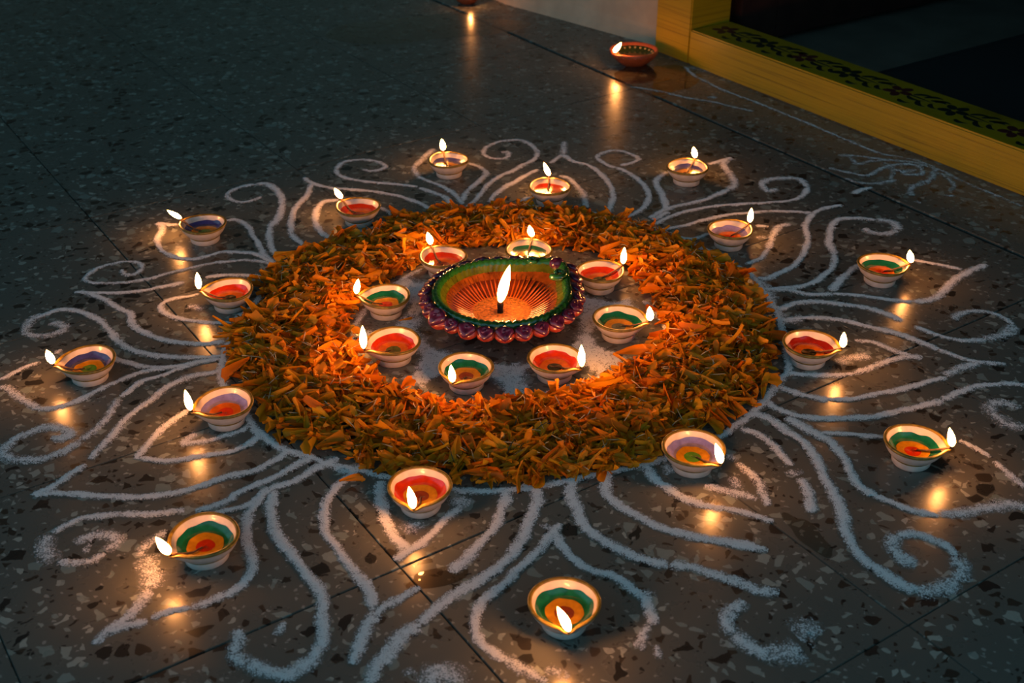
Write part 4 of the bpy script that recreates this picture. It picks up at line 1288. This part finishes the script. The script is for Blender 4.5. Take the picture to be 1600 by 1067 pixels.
def spot():
    """a place on the petal ring: x, y, mound height there"""
    while True:
        th = RP.uniform(-PI, PI)
        a = rin(math.degrees(th)) + 0.010 * mnoise.noise(Vector((math.cos(th) * 5, math.sin(th) * 5, 3)))
        b = 0.328 + 0.010 * mnoise.noise(Vector((math.cos(th) * 6, math.sin(th) * 6, 7)))
        r = math.sqrt(RP.uniform(a * a, b * b))
        r += RP.gauss(0, 0.0050)
        t = (r - a) / (b - a)
        if t < -0.02 or t > 1.05:
            continue
        hgt = 0.0125 * max(0.0, math.sin(PI * max(0.02, min(0.98, t)))) ** 0.55
        hgt *= 0.85 + 0.4 * mnoise.noise(Vector((r * math.cos(th) * 22, r * math.sin(th) * 22, 1)))
        x, y = C0.x + r * math.cos(th), C0.y + r * math.sin(th)
        if all((x - d[0]) ** 2 + (y - d[1]) ** 2 > 0.0455 ** 2 for d in DIYAS):
            return x, y, hgt


def orient(flat):
    return (RP.gauss(0, 0.32 * flat), RP.gauss(0, 0.45 * flat), RP.uniform(-PI, PI))


from mathutils import Euler
V, F, A = [], [], []
for k in range(5600):
    x, y, h = spot()
    pv, pf = PETAL_V[RP.randrange(16)]
    e = orient(1.0)
    z = 0.003 + h * RP.random() ** 0.7
    m = Matrix.Translation((x, y, z)) @ Euler(e).to_matrix().to_4x4() @ Matrix.Diagonal((*[RP.uniform(0.85, 1.3)] * 3, 1))
    b = len(V)
    tint = min(1, max(0, RP.gauss(0.5, 0.24)))
    low = 9.0
    for v in pv:
        w = m @ Vector(v)
        V.append(w)
        low = min(low, w.z)
        A.append(tint)
    if low < 0.0008:
        for i in range(b, len(V)):
            V[i] = V[i] + Vector((0, 0, 0.0008 - low))
    F += [tuple(b + i for i in f) for f in pf]
tag(obj('marigold_petals', mesh('marigold_petals', V, F, M_PETAL, attrs={'tint': A})), 'thick ring of loose orange marigold petals around the lamps', 'petals', kind='stuff')

ME_PET = []
for k, (pv, pf) in enumerate(PETAL_V):
    for tnt in (TINTS[(k * 3) % 7], TINTS[(k * 3 + 4) % 7]):
        ME_PET.append(mesh('marigold_petal', pv, pf, M_PETAL, attrs={'tint': [tnt] * len(pv)}))


def rest(o, me, floor_z):
    R = Euler(o.rotation_euler).to_matrix()
    low = min((R @ (v.co * o.scale[0])).z for v in me.vertices)
    o.location.z = max(o.location.z, floor_z - low)


cnt = 0
while cnt < 294:
    x, y, h = spot()
    if RP.random() > (0.35 + 0.65 * max(0.0, min(1.0, (1.62 - y) / 0.6))):
        continue
    me = ME_PET[RP.randrange(len(ME_PET))]
    s = RP.uniform(1.1, 1.45)
    o = obj('marigold_petal', me, loc=(x, y, 0.004 + h * 1.02), rot=orient(0.9), scale=(s, s, s))
    rest(o, me, 0.0008)
    tag(o, 'loose orange marigold petal lying on top of the petal ring', 'petal', 'petals on top of the petal ring')
    cnt += 1
for (x, y, rz, sz, label) in ((-0.248, 1.057, 0.3, 0.9, 'single marigold petal on the powder outline next to the lavender-banded lamp'),
                              (-0.162, 0.984, -1.15, 0.75, 'single marigold petal lying beyond the ring on a long powder line'),
                              (-0.164, 1.198, -1.4, 1.1, 'curled orange petal under the tallest inner lamp flame, inside the ring'),
                              (0.140, 1.228, -1.2, 1.2, 'orange petal lying loose in front of the grey-centred green lamp'),
                              (-0.130, 1.309, -1.2, 0.6, 'tiny petal scrap on the white powder beside the big lamp'),
                              (-0.023, 0.979, 0.2, 0.9, 'lone marigold petal fallen outside the ring in front of the big lamp')):
    me = ME_PET[RP.randrange(len(ME_PET))]
    o = obj('marigold_petal', me, loc=(x, y, 0.001), rot=(0.1, 0.2, rz), scale=(sz, sz, sz))
    rest(o, me, 0.0012)
    tag(o, label, 'petal')

# straw-like florets and dark stem bits among the petals
for name, cnt, mat, label in (('dried_florets', 560, simple('pale_straw', (0.52, 0.40, 0.22), 0.6, vary=0.3), 'pale dry floret threads scattered through the petal ring'),
                              ('stem_bits', 260, simple('dark_stem', (0.030, 0.035, 0.012), 0.7, vary=0.4), 'dark green stem splinters scattered through the petal ring')):
    V, F = [], []
    for k in range(cnt):
        x, y, h = spot()
        ln = RP.uniform(0.008, 0.021)
        a, pitch = RP.uniform(-PI, PI), RP.gauss(0.1, 0.35)
        d = Vector((math.cos(a) * math.cos(pitch), math.sin(a) * math.cos(pitch), math.sin(pitch)))
        c = Vector((x, y, 0.007 + h * RP.uniform(0.9, 1.4)))
        p0, p2 = c - d * ln / 2, c + d * ln / 2
        p0.z, p2.z = max(0.001, p0.z), max(0.001, p2.z)
        p1 = (p0 + p2) / 2 + Vector((RP.uniform(-1, 1), RP.uniform(-1, 1), 0.5)) * 0.001
        tv, tf = tube([p0, p1, p2], [0.0003, 0.0006, 0.0005], 3)
        b = len(V)
        V += tv
        F += [tuple(b + i for i in f) for f in tf]
    tag(obj(name, mesh(name, V, F, mat)), label, 'florets' if 'floret' in name else 'stems', kind='stuff')
